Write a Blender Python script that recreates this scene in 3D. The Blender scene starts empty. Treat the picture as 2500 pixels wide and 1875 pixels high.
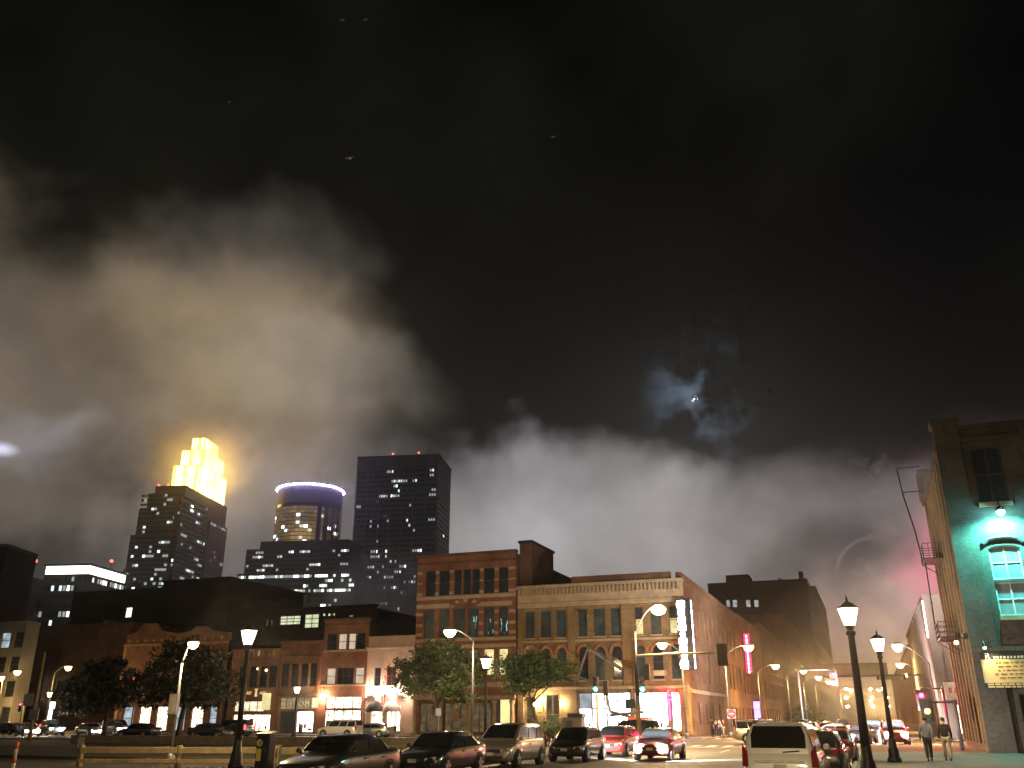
import bpy, bmesh, math, random
from mathutils import Vector, Matrix
R = math.radians
rnd = random.Random(11)
sc = bpy.context.scene
col = sc.collection
# ------------------------------------------------------------------ camera
PITCH, YAW, FPX, CAMH = R(20.7), R(21.0), 2161.0, 1.9
cd = bpy.data.cameras.new('camera'); cam = bpy.data.objects.new('camera', cd); col.objects.link(cam)
cd.sensor_fit = 'HORIZONTAL'; cd.sensor_width = 36.0; cd.lens = 36.0 * FPX / 2500.0
cd.clip_start = 0.1; cd.clip_end = 20000
cam.location = (0, 0, CAMH); cam.rotation_euler = (R(90) + PITCH, 0, YAW)
sc.camera = cam
# ------------------------------------------------------------------ sight lines used to survey the place
ZM = {0: (0, 0, 1.1302), 1: (0, 1275, .3618), 2: (450, 1275, .3618), 3: (900, 1275, .3618), 4: (1350, 1275, .3618),
      5: (1750, 1275, .3618), 6: (2100, 1000, .5277), 7: (250, 1050, .2712), 8: (550, 1080, .2833)}
def sight(z, x, y):
    a, b, s = ZM[z]; u = (a + x*s - 1250) / FPX; v = (937.5 - b - y*s) / FPX
    ry = math.cos(PITCH) - v*math.sin(PITCH); rz = math.sin(PITCH) + v*math.cos(PITCH)
    c, s_ = math.cos(YAW), math.sin(YAW)
    return (u*c - ry*s_, u*s_ + ry*c, rz)
def onZ(z, x, y, h=0.0):
    r = sight(z, x, y); t = (h - CAMH) / r[2]; return r[0]*t, r[1]*t
def onY(z, x, y, Y):
    r = sight(z, x, y); t = Y / r[1]; return r[0]*t, CAMH + r[2]*t
def onX(z, x, y, X):
    r = sight(z, x, y); t = X / r[0]; return r[1]*t, CAMH + r[2]*t
def azel(x, y, z=0):
    r = Vector(sight(z, x, y)).normalized(); return math.atan2(r.x, r.y), math.asin(r.z)
# ------------------------------------------------------------------ render settings
sc.render.engine = 'CYCLES'
sc.cycles.use_denoising = True; sc.cycles.use_adaptive_sampling = True; sc.cycles.adaptive_threshold = .03; sc.cycles.adaptive_min_samples = 16
sc.cycles.max_bounces = 6; sc.cycles.diffuse_bounces = 2; sc.cycles.glossy_bounces = 3
sc.cycles.transmission_bounces = 3; sc.cycles.volume_bounces = 2; sc.cycles.transparent_max_bounces = 6
sc.cycles.sample_clamp_indirect = 4.0; sc.cycles.sample_clamp_direct = 0.0
sc.cycles.caustics_reflective = False; sc.cycles.caustics_refractive = False
vs = sc.view_settings
vs.view_transform = 'Standard'; vs.look = 'None'; vs.gamma = 1.0; vs.use_curve_mapping = False; vs.exposure = 0.0
# ------------------------------------------------------------------ world: night sky with low cloud
MOON = azel(1500, 862)
class NT:
    def __init__(s, tree): s.t = tree
    def n(s, typ, **k):
        nd = s.t.nodes.new(typ)
        for a, b in k.items(): setattr(nd, a, b)
        return nd
    def put(s, sock, v):
        if isinstance(v, bpy.types.NodeSocket): s.t.links.new(v, sock)
        elif v is not None: sock.default_value = v
    def m(s, op, a, b=None, c=None, clamp=False):
        nd = s.n('ShaderNodeMath', operation=op, use_clamp=clamp)
        for i, v in enumerate((a, b, c)):
            if v is not None: s.put(nd.inputs[i], v)
        return nd.outputs[0]
    def noise(s, vec, scale, detail=6, rough=.55, w=0.0):
        nd = s.n('ShaderNodeTexNoise', noise_dimensions='3D'); s.put(nd.inputs['Vector'], vec)
        nd.inputs['Scale'].default_value = scale; nd.inputs['Detail'].default_value = detail
        nd.inputs['Roughness'].default_value = rough
        if w:
            ad = s.n('ShaderNodeVectorMath', operation='ADD'); s.put(ad.inputs[0], vec); ad.inputs[1].default_value = (w*3.1, w*1.7, -w*2.3); s.put(nd.inputs['Vector'], ad.outputs[0])
        return nd.outputs[0]
    def ramp(s, v, a, b, c=0.0, d=1.0, kind='SMOOTHSTEP'):
        nd = s.n('ShaderNodeMapRange', interpolation_type=kind)
        s.put(nd.inputs[0], v)
        for i, q in enumerate((a, b, c, d)): nd.inputs[i+1].default_value = q
        return nd.outputs[0]
    def scale(s, colr, f):
        nd = s.n('ShaderNodeVectorMath', operation='SCALE')
        s.put(nd.inputs[0], colr); s.put(nd.inputs['Scale'], f); return nd.outputs[0]
    def add(s, a, b):
        nd = s.n('ShaderNodeVectorMath', operation='ADD'); s.put(nd.inputs[0], a); s.put(nd.inputs[1], b); return nd.outputs[0]
w = bpy.data.worlds.new('World'); sc.world = w; w.use_nodes = True
t = w.node_tree; t.nodes.clear(); K = NT(t)
gen = K.n('ShaderNodeTexCoord').outputs['Generated']
sep = K.n('ShaderNodeSeparateXYZ'); t.links.new(gen, sep.inputs[0])
az0 = K.m('ARCTAN2', sep.outputs[0], sep.outputs[1]); el0 = K.m('ARCSINE', sep.outputs[2])
wa = K.m('MULTIPLY', K.m('SUBTRACT', K.noise(gen, 3.7, 5, .54, 1.0), .5), .32)
we = K.m('MULTIPLY', K.m('SUBTRACT', K.noise(gen, 3.7, 5, .54, 5.0), .5), .30)
az = K.m('ADD', az0, wa); el = K.m('ADD', el0, we)
fb = K.noise(gen, 5.0, 5, .55, 2.0)
tex = K.ramp(fb, .3, .72, .55, 1.35, 'LINEAR')
def blob(x, y, rx, ry, soft=(.25, 1.25), warp=True, tilt=0.0, down=1.0):
    a0, e0 = azel(x, y); k = 1912.0
    da = K.m('SUBTRACT', az if warp else az0, a0); de = K.m('SUBTRACT', el if warp else el0, e0)
    if tilt:
        c, s_ = math.cos(R(tilt)), math.sin(R(tilt))
        da, de = K.m('ADD', K.m('MULTIPLY', da, c), K.m('MULTIPLY', de, s_)), K.m('SUBTRACT', K.m('MULTIPLY', de, c), K.m('MULTIPLY', da, s_))
    if down != 1.0: de = K.m('ADD', K.m('MAXIMUM', de, 0.0), K.m('MULTIPLY', K.m('MINIMUM', de, 0.0), down))
    d = K.m('SQRT', K.m('ADD', K.m('POWER', K.m('ABSOLUTE', K.m('MULTIPLY', da, k/rx)), 2), K.m('POWER', K.m('ABSOLUTE', K.m('MULTIPLY', de, k/ry)), 2)))
    return K.ramp(d, soft[0], soft[1], 1.0, 0.0)
sky = K.n('ShaderNodeTexSky', sky_type='NISHITA', sun_disc=False)
sky.sun_elevation = MOON[1]; sky.sun_rotation = MOON[0]
acc = K.scale(sky.outputs[0], .00035)
def lay(colr, f, textured=True):
    global acc
    acc = K.add(acc, K.scale(tuple(v*1.4 for v in colr), K.m('MULTIPLY', f, tex) if textured else f))
lay((.0040, .0040, .0022), K.ramp(K.noise(gen, 2.2, 3, .55, 12.0), .40, .72))            # faint high cloud
CLOUDS = True
band = K.m('MULTIPLY', K.ramp(el, .12, .34, 1.0, 0.0), K.ramp(K.noise(gen, 3.0, 2, .55, 7.0), .25, .65, .7, 1.15))
lay((.055, .049, .048), band)                                                         # low overcast all round, lit by the town
lay((.120, .096, .070), blob(330, 780, 560, 325, (.50, 1.08), down=.75))                 # the brown bank on the left
lay((.105, .070, .032), blob(420, 690, 360, 180, (.0, 1.25)))
lay((.045, .039, .033), blob(600, 530, 260, 150, (.2, 1.2)))
lay((.062, .055, .046), blob(690, 830, 290, 130, (.3, 1.15)))
lay((.11, .072, .030), blob(430, 980, 230, 170, (.0, 1.3)))
lay((.070, .065, .066), blob(640, 1130, 430, 190, (.3, 1.15), down=.5))                 # grey between the towers
lay((.118, .113, .113), blob(1200, 1105, 430, 232, (.66, 1.06), down=.5))                # grey bank behind the brick row
lay((.125, .125, .132), blob(1110, 1100, 260, 190, (.0, 1.2), down=.8))
lay((.084, .077, .075), blob(1620, 1070, 350, 160, (.52, 1.07), down=.6))
lay((.050, .044, .043), blob(1900, 1090, 240, 150, (.2, 1.1)))
lay((.25, .160, .125), blob(1950, 1420, 220, 230, (.0, 1.25), down=.4))                  # street glow and smoke over the road
lay((.115, .085, .080), blob(1965, 1230, 175, 210, (.3, 1.12)))
lay((.50, .065, .13), blob(2000, 1225, 110, 170, (.0, 1.25)))
ringd = K.m('MULTIPLY', K.ramp(blob(1892, 1243, 100, 100, (.72, .80), False), 0, 1, 0, 1, 'LINEAR'), K.ramp(blob(1892, 1243, 100, 100, (.66, .73), False), 0, 1, 1, 0, 'LINEAR'))
lay((.10, .085, .085), K.m('MULTIPLY', ringd, blob(1838, 1180, 75, 75, (.2, 1.1), False)), False)      # thin smoke trail
lay((.11, .085, .09), K.m('MULTIPLY', blob(1905, 1130, 120, 170, (.1, 1.1), False), K.ramp(K.noise(gen, 42, 3, .6, 8.0), .52, .72)), False)
lay((.08, .03, .04), K.m('MULTIPLY', blob(1985, 1170, 120, 200, (.1, 1.1), False), K.ramp(K.noise(gen, 16, 4, .6, 6.0), .42, .66)), False)
moonfog = K.m('MULTIPLY', blob(1515, 860, 140, 150, (.0, 1.1), False), K.ramp(K.noise(gen, 20, 4, .55, 4.0), .42, .72))
lay((.10, .135, .19), moonfog, False)
lay((.45, .45, .62), blob(0, 970, 32, 14, (.0, 1.3), False), False)
lay((.07, .07, .09), blob(10, 960, 120, 60, (.0, 1.2)), False)
dark = K.m('MULTIPLY', K.ramp(blob(120, 1190, 260, 80, (.1, 1.2)), 0, 1, 1, .35, 'LINEAR'), K.ramp(blob(1790, 1200, 170, 110, (.1, 1.2)), 0, 1, 1, .42, 'LINEAR'))
acc = K.scale(acc, dark)
bg = K.n('ShaderNodeBackground'); t.links.new(acc, bg.inputs[0]); bg.inputs[1].default_value = 1.0
wo = K.n('ShaderNodeOutputWorld'); t.links.new(bg.outputs[0], wo.inputs[0])
w.cycles.sampling_method = 'MANUAL'; w.cycles.sample_map_resolution = 512
# moonlight: the one sun lamp, very weak
sd = bpy.data.lights.new('moonlight', 'SUN'); sd.energy = 0.012; sd.angle = R(.53); sd.color = (.85, .92, 1.0)
so = bpy.data.objects.new('moonlight', sd); col.objects.link(so)
mdir = Vector((math.sin(MOON[0])*math.cos(MOON[1]), math.cos(MOON[0])*math.cos(MOON[1]), math.sin(MOON[1])))
so.rotation_euler = mdir.to_track_quat('Z', 'Y').to_euler()
# ------------------------------------------------------------------ mesh helpers
class MB:
    def __init__(s): s.v = []; s.f = []
    def add(s, vs_, fs):
        o = len(s.v); s.v += [tuple(p) for p in vs_]; s.f += [tuple(i+o for i in f) for f in fs]; return s
    def box(s, x0, x1, y0, y1, z0, z1):
        if x0 > x1: x0, x1 = x1, x0
        if y0 > y1: y0, y1 = y1, y0
        if z0 > z1: z0, z1 = z1, z0
        return s.add([(x0,y0,z0),(x1,y0,z0),(x1,y1,z0),(x0,y1,z0),(x0,y0,z1),(x1,y0,z1),(x1,y1,z1),(x0,y1,z1)],
                     [(3,2,1,0),(4,5,6,7),(0,1,5,4),(1,2,6,5),(2,3,7,6),(3,0,4,7)])
    def quad(s, a, b, c, d): return s.add([a,b,c,d], [(0,1,2,3)])
    def poly(s, pts): return s.add(pts, [tuple(range(len(pts)))])
    def prism(s, pts, off):
        n = len(pts); off = Vector(off); q = [tuple(Vector(p)+off) for p in pts]
        return s.add(list(pts)+q, [tuple(range(n-1,-1,-1)), tuple(range(n,2*n))] + [(i,(i+1)%n,(i+1)%n+n,i+n) for i in range(n)])
    def tube(s, pts, r, n=8):
        pts = [Vector(p) for p in pts]; rs_ = r if isinstance(r, (list, tuple)) else [r]*len(pts)
        vs_, fs = [], []
        for i, p in enumerate(pts):
            d = (pts[min(i+1,len(pts)-1)] - pts[max(i-1,0)]).normalized()
            a = d.cross(Vector((0,0,1)) if abs(d.z) < .9 else Vector((1,0,0))).normalized(); b = d.cross(a)
            for k in range(n):
                an = 2*math.pi*k/n; vs_.append(p + (a*math.cos(an)+b*math.sin(an))*rs_[i])
        for i in range(len(pts)-1):
            for k in range(n): fs.append((i*n+k, i*n+(k+1)%n, (i+1)*n+(k+1)%n, (i+1)*n+k))
        fs.append(tuple(range(n-1,-1,-1))); fs.append(tuple(range((len(pts)-1)*n, len(pts)*n)))
        return s.add(vs_, fs)
    def lathe(s, prof, c=(0,0,0), n=16, axis='z'):
        vs_, fs = [], []
        for r, z in prof:
            for k in range(n):
                an = 2*math.pi*k/n; x, y = r*math.cos(an), r*math.sin(an)
                vs_.append((c[0]+x,c[1]+y,c[2]+z) if axis == 'z' else ((c[0]+z,c[1]+x,c[2]+y) if axis == 'x' else (c[0]+x,c[1]+z,c[2]+y)))
        for i in range(len(prof)-1):
            for k in range(n): fs.append((i*n+k, i*n+(k+1)%n, (i+1)*n+(k+1)%n, (i+1)*n+k))
        fs.append(tuple(range(n))); fs.append(tuple(range((len(prof)-1)*n, len(prof)*n)))
        return s.add(vs_, fs)
    def ball(s, c, r, sx=1, sy=1, sz=1, n=12, m=7):
        return s.lathe([(max(1e-3, r*math.sin(math.pi*i/m)), -r*math.cos(math.pi*i/m)*sz) for i in range(m+1)], c, n) if sx == 1 and sy == 1 else \
            s.add(*MB._el(c, r, sx, sy, sz, n, m))
    @staticmethod
    def _el(c, r, sx, sy, sz, n, m):
        q = MB().ball((0,0,0), r, 1, 1, sz, n, m)
        return [(c[0]+x*sx, c[1]+y*sy, c[2]+z) for x, y, z in q.v], q.f
    def build(s, name, mat, parent=None, smooth=False, local=False, bevel=0):
        me = bpy.data.meshes.new(name); me.from_pydata(s.v, [], s.f); me.update()
        if parent is not None and not local:
            me.transform(rootm(parent).inverted())
        bm = bmesh.new(); bm.from_mesh(me); bmesh.ops.recalc_face_normals(bm, faces=bm.faces); bm.to_mesh(me); bm.free()
        if smooth: me.polygons.foreach_set('use_smooth', [True]*len(me.polygons))
        o = bpy.data.objects.new(name, me); col.objects.link(o)
        if mat: me.materials.append(mat)
        if parent is not None: o.parent = parent
        if bevel:
            b = o.modifiers.new('bevel', 'BEVEL'); b.width = bevel; b.segments = 2; b.limit_method = 'ANGLE'
        return o
def rootm(o):
    m = Matrix.Translation(o.location) @ o.rotation_euler.to_matrix().to_4x4()
    return rootm(o.parent) @ m if o.parent else m
def tag(o, label=None, cat=None, group=None, kind=None):
    if label: o['label'] = label
    if cat: o['category'] = cat
    if group: o['group'] = group
    if kind: o['kind'] = kind
    return o
def thing(name, label, cat, loc=(0,0,0), rz=0.0, group=None):
    o = bpy.data.objects.new(name, None); col.objects.link(o); o.empty_display_size = .3
    o.location = loc; o.rotation_euler = (0, 0, rz)
    return tag(o, label, cat, group)
# ------------------------------------------------------------------ materials
MATS = {}
def _start(name):
    m = bpy.data.materials.new(name); m.use_nodes = True; MATS[name] = m
    k = NT(m.node_tree); b = m.node_tree.nodes['Principled BSDF']
    return m, k, b
def mat(name, c, rough=.8, metal=0.0, var=.25, scale=2.0, bump=.0, spec=.4, coat=0.0, fine=0.0):
    if name in MATS: return MATS[name]
    m, k, b = _start(name)
    oc = k.n('ShaderNodeTexCoord').outputs['Object']
    b.inputs['Roughness'].default_value = rough; b.inputs['Metallic'].default_value = metal
    b.inputs['Specular IOR Level'].default_value = spec; b.inputs['Coat Weight'].default_value = coat
    f = k.ramp(k.noise(oc, scale, 6, .6), .3, .7, 1-var, 1+var, 'LINEAR')
    if fine: f = k.m('MULTIPLY', f, k.ramp(k.noise(oc, scale*14, 3, .6, 3.), .3, .7, 1-fine, 1+fine, 'LINEAR'))
    k.put(b.inputs['Base Color'], k.scale(c, f))
    if bump:
        bn = k.n('ShaderNodeBump'); bn.inputs['Strength'].default_value = bump; bn.inputs['Distance'].default_value = .03
        k.put(bn.inputs['Height'], k.noise(oc, scale*6, 5, .6, 1.)); k.put(b.inputs['Normal'], bn.outputs[0])
    return m
def brick(name, c1, c2, mortar, scale=1.0, rough=.9, var=.42):
    if name in MATS: return MATS[name]
    m, k, b = _start(name)
    oc = k.n('ShaderNodeTexCoord').outputs['Object']; s = k.n('ShaderNodeSeparateXYZ'); k.put(s.inputs[0], oc)
    cx = k.n('ShaderNodeCombineXYZ'); k.put(cx.inputs[0], k.m('ADD', s.outputs[0], s.outputs[1])); k.put(cx.inputs[1], s.outputs[2])
    bt = k.n('ShaderNodeTexBrick'); k.put(bt.inputs['Vector'], cx.outputs[0])
    bt.inputs['Color1'].default_value = (*c1, 1); bt.inputs['Color2'].default_value = (*c2, 1); bt.inputs['Mortar'].default_value = (*mortar, 1)
    bt.inputs['Scale'].default_value = scale; bt.inputs['Brick Width'].default_value = .30; bt.inputs['Row Height'].default_value = .10
    bt.inputs['Mortar Size'].default_value = .012
    f = k.m('MULTIPLY', k.ramp(k.noise(oc, .45, 5, .6), .3, .7, 1-var, 1+var, 'LINEAR'), k.ramp(k.noise(oc, 6, 4, .6, 2.), .3, .7, .8, 1.2, 'LINEAR'))
    k.put(b.inputs['Base Color'], k.scale(bt.outputs['Color'], f)); b.inputs['Roughness'].default_value = rough
    bn = k.n('ShaderNodeBump'); bn.inputs['Strength'].default_value = .5; bn.inputs['Distance'].default_value = .02
    k.put(bn.inputs['Height'], k.m('SUBTRACT', k.m('MULTIPLY', k.noise(oc, 9, 4), .6), bt.outputs['Fac'])); k.put(b.inputs['Normal'], bn.outputs[0])
    return m
LIGHTS = ('shop_light', 'flood_white', 'gold_crown', 'violet_rim', 'roof_band', 'white_neon', 'red_neon', 'pink_letters', 'strip_white', 'pylon')
def emit(name, c, s, var=0.0, scale=1.5, lo=.3, hi=.7):
    if name in MATS: return MATS[name]
    m = bpy.data.materials.new(name); m.use_nodes = True; MATS[name] = m; k = NT(m.node_tree); m.node_tree.nodes.clear()
    e = k.n('ShaderNodeEmission'); e.inputs[0].default_value = (*c, 1); e.inputs[1].default_value = s
    if var:
        oc = k.n('ShaderNodeTexCoord').outputs['Object']
        k.put(e.inputs[1], k.m('MULTIPLY', k.ramp(k.noise(oc, scale, 4, .6), lo, hi, 1-var, 1+var, 'LINEAR'), s))
    o = k.n('ShaderNodeOutputMaterial'); k.put(o.inputs[0], e.outputs[0])
    if not name.startswith(LIGHTS): m.cycles.emission_sampling = 'NONE'
    return m
LAMP = .36
def glow_glass(name, c, s):
    "frosted lamp glass: lets the bulb's light through and glows itself"
    if name in MATS: return MATS[name]
    m = bpy.data.materials.new(name); m.use_nodes = True; MATS[name] = m; k = NT(m.node_tree); m.node_tree.nodes.clear()
    e = k.n('ShaderNodeEmission'); e.inputs[0].default_value = (*c, 1); e.inputs[1].default_value = s
    tr = k.n('ShaderNodeBsdfTransparent'); ad = k.n('ShaderNodeAddShader'); k.put(ad.inputs[0], e.outputs[0]); k.put(ad.inputs[1], tr.outputs[0])
    o = k.n('ShaderNodeOutputMaterial'); k.put(o.inputs[0], ad.outputs[0]); m.cycles.emission_sampling = 'NONE'; return m
def bulb(parent, loc, I, c, r=.1, name='bulb', spot=None, aim=None):
    "the lamp's own light; I is its radiant intensity; loc in world space"
    ld = bpy.data.lights.new(name, 'SPOT' if spot else 'POINT'); ld.energy = I*LAMP*4*math.pi*math.pi; ld.color = c; ld.shadow_soft_size = r
    if spot: ld.spot_size = R(spot); ld.spot_blend = .6
    o = bpy.data.objects.new(name, ld); col.objects.link(o); o.parent = parent; o.location = rootm(parent).inverted() @ Vector(loc)
    if aim: o.rotation_euler = (-Vector(aim)).to_track_quat('Z', 'Y').to_euler()
    return o
def leafmat(name, c):
    if name in MATS: return MATS[name]
    m, k, b = _start(name)
    oc = k.n('ShaderNodeTexCoord').outputs['Object']
    k.put(b.inputs['Base Color'], k.scale(c, k.ramp(k.noise(oc, 1.3, 3), .3, .7, .6, 1.5, 'LINEAR')))
    b.inputs['Roughness'].default_value = .65
    tr = k.n('ShaderNodeBsdfTranslucent'); tr.inputs[0].default_value = (c[0]*1.2, c[1]*1.3, c[2]*.6, 1)
    mx = k.n('ShaderNodeMixShader'); mx.inputs[0].default_value = .3
    k.put(mx.inputs[1], b.outputs[0]); k.put(mx.inputs[2], tr.outputs[0])
    k.put(m.node_tree.nodes['Material Output'].inputs[0], mx.outputs[0])
    return m
ORANGE = (1.0, .61, .23); WARM = (1.0, .74, .40); COOL = (.82, .90, 1.0)
M_asph = mat('asphalt', (.080, .068, .052), .62, var=.35, scale=.35, bump=.25, fine=.25)
M_conc = mat('pavement_concrete', (.13, .105, .085), .85, var=.25, scale=.6, bump=.2, fine=.15)
M_kerb = mat('kerb_stone', (.26, .25, .22), .8, var=.2, scale=1.0, bump=.2)
M_lot = mat('lot_asphalt', (.040, .036, .032), .8, var=.4, scale=.5, bump=.3, fine=.2)
M_paint = mat('road_paint', (.62, .60, .54), .7, var=.25, scale=1.5, fine=.2)
M_yell = mat('yellow_paint', (.62, .42, .08), .7, var=.25, scale=1.5, fine=.2)
M_black = mat('black_iron', (.015, .015, .016), .45, var=.2, spec=.5)
M_grey = mat('grey_metal', (.20, .20, .20), .5, .5, var=.15)
M_stone = mat('sandstone', (.36, .27, .17), .9, var=.22, scale=1.2, bump=.3, fine=.12)
M_glass = mat('window_glass', (.022, .028, .034), .08, var=.3, scale=.5, bump=.05, spec=.6)
M_frame = mat('window_frame_dark', (.05, .045, .04), .6)
M_framew = mat('window_frame_pale', (.45, .42, .36), .6)
M_roof = mat('roof_felt', (.03, .028, .027), .95)
# ------------------------------------------------------------------ ground, roads, pavements
def slab(name, m, x0, x1, y0, y1, z0, z1, parent=None, kind='structure'):
    o = MB().box(x0, x1, y0, y1, z0, z1).build(name, m, parent)
    if kind and parent is None: o['kind'] = kind
    return o
XL, XR, YN, YF = -16.2, -1.1, 74.0, 94.0           # kerb lines of the street and of the cross street
g = MB().quad((-4000,-600,-.02),(4000,-600,-.02),(4000,7000,-.02),(-4000,7000,-.02)).build('ground', M_lot); g['kind'] = 'structure'
road = MB().quad((XL-.2,-40,0),(XR+.2,-40,0),(XR+.2,640,0),(XL-.2,640,0)).build('road', M_asph); road['kind'] = 'structure'
cross = MB()
cross.quad((-420,YN-.2,.004),(XL,YN-.2,.004),(XL,YF+.2,.004),(-420,YF+.2,.004))
cross.quad((XR,YN-.2,.004),(160,YN-.2,.004),(160,YF+.2,.004),(XR,YF+.2,.004))
cross = cross.build('cross_road', M_asph); cross['kind'] = 'structure'
def mark(x0, x1, y0, y1, m=None, p=None, z=.008):
    MB().quad((x0,y0,z),(x1,y0,z),(x1,y1,z),(x0,y1,z)).build('road_marking', m or M_paint, p or road)
for k in range(12):
    if not 66 < 10+k*12 < 96: mark(-9.0, -8.86, 10+k*12, 14+k*12)
for k in range(12): mark(XL+.9+k*1.2, XL+1.45+k*1.2, 69.2, 72.2)
for k in range(12): mark(XL+.9+k*1.2, XL+1.45+k*1.2, 95.4, 98.2)
mark(XL+.6, XR-.6, 67.0, 67.45)
for k in range(14): mark(XL-6-k*11, XL-10-k*11, 83.9, 84.06, M_yell, cross, .012)
def pavement(x0, x1, y0, y1, inner=None):
    p = MB().box(x0, x1, y0, y1, -.1, .13).build('pavement', M_conc); p['kind'] = 'structure'
    k = MB()
    k.box(x0-.16, x0-.002, y0, y1, -.1, .14); k.box(x1+.002, x1+.16, y0, y1, -.1, .14)
    k.box(x0-.16, x1+.16, y0-.16, y0-.002, -.1, .14); k.box(x0-.16, x1+.16, y1+.002, y1+.16, -.1, .14)
    k.build('kerb', M_kerb, p)
    return p
pavement(XR+.16, 70, -40, YN-.16)
pavement(XR+.16, 70, YF+.16, 640)
pavement(-230, XL-.16, YF+.16, 640)
pavement(-230, XL-.16, YN-5.5, YN-.16)
pavement(XL-3.4, XL-.16, -40, YN-5.8)
lot = MB().quad((-230,-40,.02),(XL-3.7,-40,.02),(XL-3.7,YN-5.8,.02),(-230,YN-5.8,.02)).build('parking_lot', M_lot); lot['kind'] = 'structure'
gs = MB().box(-70, XL-3.72, 36.4, 50.0, -.1, .16).build('planted_strip', mat('dark_turf', (.035, .034, .014), .95, var=.5, scale=1.5, bump=.6, fine=.4)); gs['kind'] = 'structure'
# ------------------------------------------------------------------ street lamps
def lantern(x, y, h, I, label, c=WARM, pole=None, rb=.14, group='lantern street lamps', m=None):
    o = thing('street_lamp', label, 'street lamp', (x, y, .13), 0, group)
    pm = pole or M_black
    MB().lathe([(.30,0),(.30,.12),(.24,.2),(.22,.5),(.17,.62),(.15,.9),(rb*.8,1.0)], n=12).build('base', pm, o, True, True)
    MB().lathe([(rb*.72,1.0),(rb*.6,2.4),(rb*.5,h-.62),(rb*.75,h-.58),(rb*.75,h-.5),(rb*.5,h-.46)], n=12).build('pole', pm, o, True, True)
    MB().lathe([(.09,h-.46),(.14,h-.36),(.15,h-.30)], n=12).build('lamp_holder', pm, o, True, True)
    A = .36*.5
    MB().lathe([(.15,h-.30),(.22,h-.08),(.30,h+.22)], n=12).build('lamp_glass', glow_glass('lantern_glass', c, 9.0), o, False, True)
    bulb(o, (x, y, h+.13-.02), I, c, .12)
    cap = MB().lathe([(.34,h+.22),(.30,h+.27),(.17,h+.38),(.05,h+.44),(.03,h+.56),(.004,h+.66)], n=12).build('cap', pm, o, True, True)
    return o
def cobra(x, y, h, ax, ay, I, label, c=ORANGE, pole=None, group='arched street lamps', rp=.10, seed=0, base=.13, mast=True, gs=1.0):
    "x,y: lamp head; ax,ay: offset from the head to the foot of the pole"
    o = thing('street_lamp', label, 'street lamp', (x+ax, y+ay, base), 0, group)
    pm = pole or M_grey; hh = h - base
    L = math.hypot(ax, ay)
    if mast:
        MB().lathe([(.2,0),(.2,.35),(rp*1.1,.45)], n=10).build('base', pm, o, True, True)
        MB().tube([(0,0,.45),(0,0,hh*.5),(0,0,hh-.9)], [rp, rp*.8, rp*.65], 10).build('pole', pm, o, True, True)
        pts = [(-ax*q*.88, -ay*q*.88, hh-.9+1.0*math.sin(q*math.pi/2)) for q in (0,.15,.3,.5,.75,1)]
        MB().tube(pts, rp*.45, 8).build('arm', pm, o, True, True)
    d = Vector((-ax, -ay, 0)).normalized() if L > .01 else Vector((1,0,0)); n_ = Vector((-d.y, d.x, 0))
    def ell(cz, rz, z0, z1, ra, rb_, nseg=14):
        q = MB(); rings = []
        for i in range(5):
            tt = i/4; z = z0 + (z1-z0)*tt; k = math.sqrt(max(.02, 1 - (tt*.96)**2))
            for j in range(nseg):
                a = 2*math.pi*j/nseg; p = Vector((-ax, -ay, 0)) + d*ra*k*math.cos(a) + n_*rb_*k*math.sin(a)
                q.v.append((p.x, p.y, z))
        for i in range(4):
            for j in range(nseg): q.f.append((i*nseg+j, i*nseg+(j+1)%nseg, (i+1)*nseg+(j+1)%nseg, (i+1)*nseg+j))
        q.f.append(tuple(range(nseg))); q.f.append(tuple(range(4*nseg, 5*nseg)))
        return q
    ell(0, 0, hh+.02, hh+.2*gs, .6*gs, .36*gs).build('housing', pm, o, True, True)
    ell(0, 0, hh, hh-.56*gs, .52*gs, .40*gs).build('lamp_glass', glow_glass('arched_lamp_glass_%s' % ('o' if c == ORANGE else 'w'), c, 12.0), o, True, True)
    bulb(o, (x, y, h-.2), I*.38, c, .14); bulb(o, (x, y, h-.62*gs), I*1.5, c, .2, 'reflector', 158, (0,0,-1))
    return o
# ------------------------------------------------------------------ facade helpers
def MPF(y): return lambda u, z, d=0.0: (u, y+d, z)            # wall that faces the camera side (-y)
def MPE(x): return lambda u, z, d=0.0: (x-d, u, z)            # wall that faces +x
def MPW(x): return lambda u, z, d=0.0: (x+d, u, z)            # wall that faces -x
def bar(mb, mp, u0, u1, z0, z1, d0, d1):
    if u0 > u1: u0, u1 = u1, u0
    return mb.add([mp(u0,z0,d0),mp(u1,z0,d0),mp(u1,z0,d1),mp(u0,z0,d1),mp(u0,z1,d0),mp(u1,z1,d0),mp(u1,z1,d1),mp(u0,z1,d1)],
                  [(3,2,1,0),(4,5,6,7),(0,1,5,4),(1,2,6,5),(2,3,7,6),(3,0,4,7)])
def arcpts(ua, ub, zb, rise, n=8, pointed=False):
    c = (ua+ub)/2; h = (ub-ua)/2; out = []
    for i in range(n+1):
        q = i/n*2-1
        zz = rise*(1-abs(q)**1.5) if pointed else rise*math.sqrt(max(0, 1-q*q))
        out.append((c+q*h, zb-rise+zz))
    return out
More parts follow.
